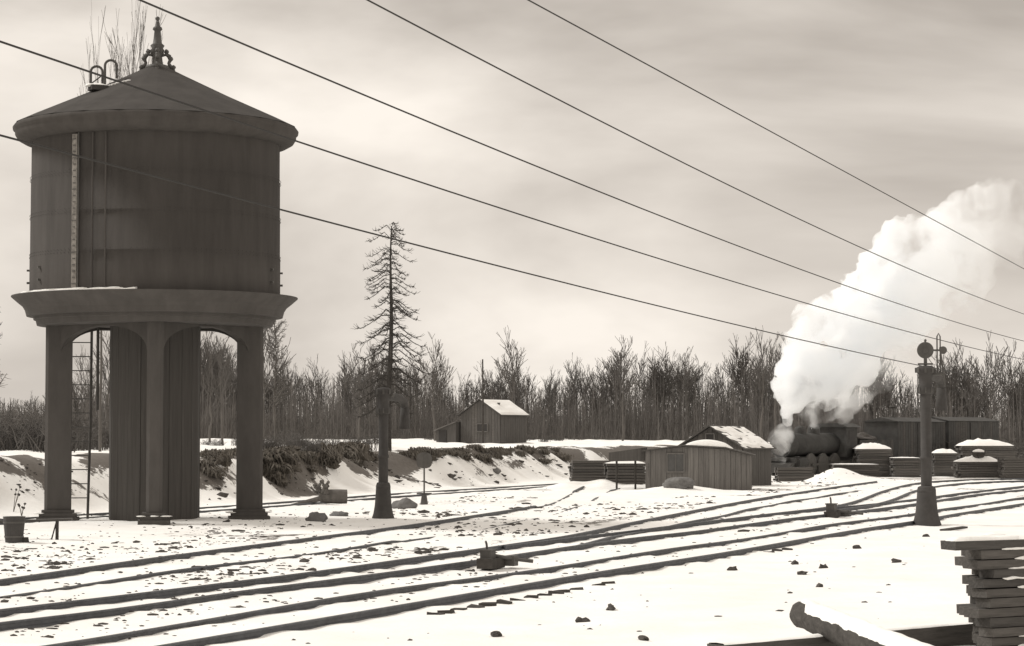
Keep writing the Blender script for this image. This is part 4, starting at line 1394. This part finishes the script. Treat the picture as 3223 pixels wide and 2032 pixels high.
# single trees that stand out
random.seed(31)
def conifer(name, label, px, pyb, pyt, Y, wpx, mt, seed, drop=True, dens=62, start=.22, thick=.012, rz=0):
    Y = Y * YS
    random.seed(seed)
    pt = at(px, pyt, Y)
    pb_ = at(px - 12 if drop else px, pyb, Y)
    zg_ = gz(pb_.x, Y)
    h = pt.z - zg_
    t = thing(name, label, 'tree', (pb_.x, Y, zg_), rz)
    tr = MB()
    n = 14
    dx = pt.x - pb_.x
    pts = []
    for i in range(n + 1):
        f = i / n
        pts.append(Vector((dx * f + .06 * math.sin(f * 9 + seed), random.gauss(0, .02), h * f - (.4 if i == 0 else 0))))
    r0 = h * thick
    tr.tube(pts, [max(.03, r0 * (1 - .86 * (i / n) ** 1.1)) for i in range(n + 1)], 8, False)
    tr.build('trunk', mt, t)
    cr_ = MB()
    W = wpx / F * Y
    for k in range(dens):
        f = start + (1 - start) * ((k + random.random()) / dens)
        z = h * f
        i = min(n - 1, int(f * n)); g = f * n - i
        b = pts[i].lerp(pts[i + 1], g)
        a = random.uniform(0, 6.28)
        ln = W * (1.0 - .55 * max(0, (f - .35) / .65)) * random.uniform(.4, 1.15)
        if f < .35:
            ln *= random.uniform(.7, 1.1)
        o = Vector((math.cos(a), math.sin(a), 0))
        if drop:
            up = .35 if f > .93 else random.uniform(-.05, .25)
            q = [b, b + o * ln * .3 + Vector((0, 0, ln * (up - .05))), b + o * ln * .65 + Vector((0, 0, ln * (up - .30))), b + o * ln * .9 + Vector((0, 0, ln * (up - .42))), b + o * ln + Vector((0, 0, ln * (up - .38)))]
        else:
            q = [b, b + o * ln * .35 + Vector((0, 0, ln * .2)), b + o * ln * .7 + Vector((0, 0, ln * .45)), b + o * ln + Vector((0, 0, ln * .75))]
        rr = .05 * (1.2 - .7 * f)
        cr_.tube(q, [rr * (1 - .75 * j / (len(q) - 1)) for j in range(len(q))], 4, False)
        for j in range(1, len(q)):
            for s_ in range(6):
                e = q[j - 1].lerp(q[j], random.random())
                side = Vector((-o.y, o.x, 0)) * random.choice((-1, 1))
                l2 = ln * random.uniform(.12, .32)
                v = (side * .8 + o * .5 + Vector((0, 0, random.uniform(-.45, .5)))).normalized()
                mid = e + v * l2 * .5 + Vector((0, 0, -.03))
                cr_.tube([e, mid, e + v * l2 + Vector((0, 0, random.uniform(-.08, .12)))], [.017, .013, .008], 3, False)
    cr_.build('crown', mt, t)
    return t
conifer('dead_conifer', 'tall dead conifer with drooping bare branches behind the middle water crane', 1234, 1392, 712, 95, 132, M['deadtree'], 3, True, 100, .2, .0155)
conifer('bare_conifer', 'bare conifer with fine upswept branches just right of the tower leg', 866, 1390, 1000, 100, 88, M['bark'], 8, False, 46, .3, .012)
conifer('bare_conifer', 'bare tree with sweeping branches cut by the left edge', -55, 1400, 985, 92, 100, M['bark'], 12, False, 46, .2, .012)
# tall bare tree behind the tower, its top shows above the roof
TALL = bare_tree_meshes(20, 778, .5, .55, .018, M['bark'], 3, 5)
Yt = 74 * YS
zz = gz((412 - CX) / F * Yt, Yt)
tree(TALL, ((412 - CX) / F * Yt, Yt, zz), at(430, 130, Yt).z - zz, 2.2, 'tall bare tree behind the tower, its twigs showing above the roof', None, 'bare_tree', 20.0, .36)
Yt = 78 * YS
zz = gz((318 - CX) / F * Yt, Yt)
tree(TALL, ((318 - CX) / F * Yt, Yt, zz), at(300, 235, Yt).z - zz, 4.4, 'tall bare tree hidden behind the left half of the tower tank', None, 'bare_tree', 20.0, .30)
for (px, pyt, Y, v, lb) in ((1612, 1085, 175, 2, 'slim lone tree rising above the wood right of the far cabin'), (1370, 1098, 160, 4, 'broad bare tree above the wood right of the dead conifer'),
                            (1130, 1120, 140, 1, 'spreading bare tree left of the dead conifer at the wood edge'), (828, 1030, 98, 5, 'straight slender trunk beside the right leg of the tower'),
                            (700, 1090, 110, 3, 'bare tree seen through the right arch of the tower'), (660, 1080, 118, 7, 'second bare tree seen through the right arch, nearer its riser'),
                            (330, 1070, 105, 6, 'bare tree seen through the left arch of the tower'), (270, 1130, 112, 0, 'smaller bare tree beside the ladder seen through the left arch'),
                            (2395, 1085, 195, 2, 'tall bare tree at the left side of the steam plume'), (2440, 1100, 190, 8, 'bare tree half hidden by the left side of the steam plume'), (1960, 1105, 200, 1, 'wide bare tree rising from the wood above the left wing of the shed'), (3115, 1110, 150, 5, 'dark bare tree topping the wood at the right, right of the water crane')):
    Y = Y * YS
    x = (px - CX) / F * Y
    zz = gz(x, Y)
    h = at(px, pyt, Y).z - zz
    t = tree(TV[v], (x, Y, zz), h, random.uniform(0, 6.28), lb)

# ------------------------------------------------------------------ brush and grass on the bank
random.seed(77)
def bush_mesh(n, w, h, mt, droop=0.0):
    mb = MB()
    for i in range(n):
        b = Vector((random.uniform(-w, w) * .5, random.uniform(-w, w) * .35, -.12))
        l_ = h * random.uniform(.35, 1.0) * (1 - .5 * abs(b.x) / w)
        o = Vector((random.gauss(0, .3), random.gauss(0, .3), 0)) * l_
        m_ = b + o * .4 + Vector((random.gauss(0, .06), random.gauss(0, .06), l_ * .55))
        e = b + o + Vector((random.gauss(0, .12), random.gauss(0, .12), l_))
        mb.tube([b, m_, e], [.018, .013, .005], 3, False)
        for k in range(5):
            s = m_.lerp(e, random.random())
            v = Vector((random.gauss(0, 1), random.gauss(0, 1), random.gauss(.4, .7))).normalized() * l_ * random.uniform(.12, .38)
            mb.tube([s, s + v], [.010, .004], 3, False)
    return mb.mesh('twigs', mt)
BV = [bush_mesh(120, 2.2, 1.2, M['twig']) for i in range(4)]
def tuft_mesh(n, w, dx):
    """dead grass and turf slumping over the edge of the bank"""
    mb = MB()
    for i in range(n):
        b = Vector((random.gauss(0, w * .45), random.uniform(-.5, .3), random.uniform(-.05, .12)))
        l_ = random.uniform(.2, .9) * random.uniform(.5, 1.4) * max(.3, 1.1 - abs(b.x))
        an = random.gauss(-1.15, .55)
        o = Vector((math.cos(an) * 1.1, math.sin(an) * .9, 0))
        fall = random.uniform(.25, .85) if random.random() < .8 else random.uniform(-.5, .0)
        q1 = b + o * .25 * l_ + Vector((0, 0, random.uniform(.05, .2)))
        q2 = b + o * .7 * l_ + Vector((0, 0, (.08 - .3 * fall) * l_))
        q3 = b + o * 1.05 * l_ + Vector((random.gauss(0, .05), 0, -fall * l_))
        wd = random.uniform(.012, .04)
        s = Vector((wd, wd * random.uniform(-.5, .5), 0))
        vs_ = [b - s, b + s, q1 - s, q1 + s, q2 - s * .8, q2 + s * .8, q3]
        mb.add(vs_, [(0, 1, 3, 2), (2, 3, 5, 4), (4, 5, 6)])
    for i in range(5):
        mb.lump((random.gauss(0, w * .45), random.uniform(-.35, .15), random.uniform(-.25, .0)), random.uniform(.14, .3), 2, .6, (1.5, .8, .8))
    return mb.mesh('blades', M['grass'])
GV = [tuft_mesh(230, .8, .45) for i in range(7)]
def edge_at(px):
    """find the bank's upper edge along the column px"""
    best = None
    Y = 55.0 * YS
    while Y < 190 * YS:
        x = (px - CX) / F * Y
        d_ = float(bank_d(np.array([x]), np.array([Y]))[0]) + float(vnoise(np.array([x]), np.array([Y]), 5.0)[0]) * 2.2 + float(vnoise(np.array([x]), np.array([Y]), 1.7)[0]) * .8
        if d_ > 6.4:
            return Vector((x, Y, gz(x, Y)))
        Y += .3
    return None
bdir = math.atan2(22.5, 8.9) - math.pi / 2 + math.pi / 2
px = 640
while px < 1790:
    e = edge_at(px)
    lump_ = mnoise.noise(Vector((px * .013, .3, 0))) + .35 * mnoise.noise(Vector((px * .05, 4.3, 0)))
    if e is not None and lump_ > -.30:
        for q in range(3 if px < 1250 else 2):
            lab = ('left of the dead conifer', 'dead grass tussocks left of the conifer') if px < 1246 else ('between the dead conifer and the shed', 'dead grass tussocks right of the conifer')
            t = thing('grass_tussock', 'tussock of dead grass hanging over the bank edge ' + lab[0], 'grass tussock', (e.x + random.uniform(-.5, .5), e.y + random.uniform(-1.6, .5), 0), R(-20) + random.uniform(-.5, .5), lab[1])
            t.location.z = gz(t.location.x, t.location.y) + random.uniform(-.02, .12)
            s = random.uniform(.45, .9) + max(0, lump_) * random.uniform(.4, 1.5)
            inst('blades', random.choice(GV), t, (0, 0, 0), (0, 0, 0), (s * random.uniform(.7, 1.2), s, s * random.uniform(.7, 1.3)))['kind'] = 'stuff'
    px += random.uniform(14, 40)
def bush(px, py, s, lb, grp):
    p = hit(px, py)
    t = thing('bush', lb, 'bush', (p.x, p.y, p.z), random.uniform(0, 6.28), grp)
    inst('twigs', random.choice(BV), t, (0, 0, 0), (0, 0, 0), (s * random.uniform(.9, 1.4), s, s * random.uniform(.8, 1.2)))
for i in range(26):
    bush(random.uniform(-20, 340), random.uniform(1395, 1418), random.uniform(.9, 1.7), 'dark leafless bush on the bank top left of the tower riser', 'bushes on the bank left')
for i in range(16):
    bush(random.uniform(640, 1190), random.uniform(1390, 1425), random.uniform(.4, 1.0), 'dark leafless bush on the bank between tower and dead conifer', 'bushes on the bank between tower and conifer')
for i in range(16):
    bush(random.uniform(1270, 1780), random.uniform(1384, 1392), random.uniform(.35, .7), 'small twiggy bush on the snow above the bank right of the conifer', 'bushes above the bank right')
for i in range(46):
    px = random.uniform(2380, 3260)
    Y = random.uniform(124, 150) * YS
    x = (px - CX) / F * Y
    t = thing('bush', 'tall dark bush behind the train and the board piles at right', 'bush', (x, Y, gz(x, Y)), random.uniform(0, 6.28), 'bushes behind the train')
    s = random.uniform(1.4, 2.6)
    inst('twigs', random.choice(BV), t, (0, 0, 0), (0, 0, 0), (s * 1.3, s, s))

# ------------------------------------------------------------------ clods of earth and weeds showing through the snow
random.seed(99)
cl = MB()
def scatter(n, x0, x1, ytop, ybot, smin, smax):
    k = 0
    tries = 0
    while k < n and tries < n * 20:
        tries += 1
        px = random.uniform(x0, x1)
        py = random.uniform(ytop(px), ybot(px))
        p = flat(px, py, 0.0)
        if not d_flat(p.x, p.y):
            p = hit(px, py)
        if float(vnoise(np.array([p.x]), np.array([p.y]), 3.0)[0]) < random.uniform(-.2, .36):
            continue
        r = (smin * .7 + (smax * 1.15 - smin * .7) * random.random() ** 2.2) * (1.8 if random.random() < .05 else 1)
        z = gz(p.x, p.y)
        r *= .78
        cl.lump((p.x, p.y, z + r * .1), r, 1, .55, (random.uniform(.8, 2.6), random.uniform(.6, 1.2), random.uniform(.4, .9)))
        k += 1
rA = lambda x: float(np.interp(x, [q[0] for q in RAILS['A']], [q[1] for q in RAILS['A']]))
rB = lambda x: float(np.interp(x, [q[0] for q in RAILS['B']], [q[1] for q in RAILS['B']]))
rC = lambda x: float(np.interp(x, [q[0] for q in RAILS['C']], [q[1] for q in RAILS['C']]))
rD = lambda x: float(np.interp(x, [q[0] for q in RAILS['D']], [q[1] for q in RAILS['D']]))
rE = lambda x: float(np.interp(x, [q[0] for q in RAILS['E']], [q[1] for q in RAILS['E']]))
rF = lambda x: float(np.interp(x, [q[0] for q in RAILS['F']], [q[1] for q in RAILS['F']]))
scatter(330, 0, 1000, lambda x: rA(x) - 110 + x * .03, lambda x: rA(x) - 12, .025, .075)
scatter(230, 1000, 1720, lambda x: rA(x) - 60, lambda x: rA(x) - 6, .03, .085)
scatter(420, 1300, 2250, lambda x: max(1560, rA(min(x, 1673)) - (x - 1600) * .05), lambda x: rC(x) - 10, .03, .09)
scatter(260, 0, 1300, lambda x: rB(x) + 8, lambda x: rC(x) - 8, .025, .07)
scatter(120, 0, 1500, lambda x: rD(x) + 6, lambda x: rE(x) - 8, .02, .055)
scatter(70, 0, 2400, lambda x: rE(x) + 6, lambda x: rF(x) - 6, .015, .035)
scatter(90, 2250, 2900, lambda x: rC(min(x, 2700)) + 8, lambda x: rE(x) - 6, .03, .07)
scatter(120, 2350, 2900, lambda x: 1512, lambda x: rC(min(x, 2700)) - 6, .04, .10)
scatter(45, 900, 2900, lambda x: rF(x) + 20, lambda x: 2030, .015, .04)
scatter(230, 640, 1790, lambda x: 1440, lambda x: float(np.interp(x, [640, 1780], [1580, 1512])), .04, .13)
scatter(60, 0, 240, lambda x: 1430, lambda x: 1560, .04, .1)
for k in range(2600):
    px = random.uniform(0, 3000); py = random.uniform(1590, 1900)
    p = flat(px, py, 0.0)
    if not d_flat(p.x, p.y) or (py > rF(px) - 6 and random.random() < .95):
        continue
    if float(vnoise(np.array([p.x]), np.array([p.y]), 2.0)[0]) < random.uniform(-.4, .3) or random.random() < max(0, (34 - p.y) / 12):
        continue
    r = random.uniform(.012, .035)
    cl.lump((p.x, p.y, gz(p.x, p.y) + r * .1), r, 1, .55, (random.uniform(1, 2.4), 1, .7))
o = cl.build('earth_clods', M['clod'])
tag(o, 'dark clods of earth and cinders poking through the snow', 'clods')
o['kind'] = 'stuff'
# single larger clods and scraps in the open foreground snow
for i, (px, py, r, lb) in enumerate(((2305, 1793, .07, 'cross shaped dark clod on open snow right of the tie ends'), (2503, 1778, .09, 'larger dark clod on the snow right of centre, below the nearest track'), (2525, 1803, .075, 'oval dark clod just below the larger clod right of centre'),
                                      (2590, 1790, .08, 'small dark scrap between the larger clod and the lone clod'), (2577, 1838, .06, 'upright dark scrap above the end of the log'), (2822, 1770, .075, 'lone dark clod on open snow left of the lumber stack'),
                                      (1922, 1914, .08, 'dark clod on open snow below the middle of the nearest rail'), (1833, 1949, .075, 'wedge shaped dark scrap near the bottom centre'), (1563, 1998, .07, 'dark clod near the bottom edge left of centre'), (2023, 2000, .06, 'dark clod near the bottom edge right of centre'),
                                      (2697, 1727, .08, 'slanting dark scrap on the snow below the right water crane'), (3212, 1687, .10, 'dark clod at the right edge above the lumber stack'), (2915, 1689, .07, 'flat dark clod just below the right water crane base'))):
    p = flat(px, py, .02)
    o = MB().lump((0, 0, 0), r, 2, .5, (1.5, .9, .8)).build('earth_clod', M['clod'], None, False, (p.x, p.y, gz(p.x, p.y) + r * .3), (0, 0, i * 1.3))
    tag(o, lb, 'clod', 'dark clods on the foreground snow')
# dry weeds
random.seed(4)
def weed(px, py, hh, lb):
    p = hit(px, py)
    t = thing('dry_weed', lb, 'weed', p)
    mb = MB(); hd = MB()
    for i in range(5):
        a = random.uniform(0, 6.28)
        e = Vector((math.cos(a) * hh * .3, math.sin(a) * hh * .2, hh * random.uniform(.6, 1)))
        mb.tube([(0, 0, -.05), e * .5 + Vector((0, 0, .03)), e], [.014, .011, .008], 4)
        hd.lump(e, .05, 1, .3)
    mb.build('stems', M['grass'], t)
    hd.build('seed_heads', M['clod'], t)
weed(42, 1612, .95, 'dry weed with dark seed heads on the snow at the far left')
weed(68, 1628, .45, 'tiny dry weed beside the far track at the left')
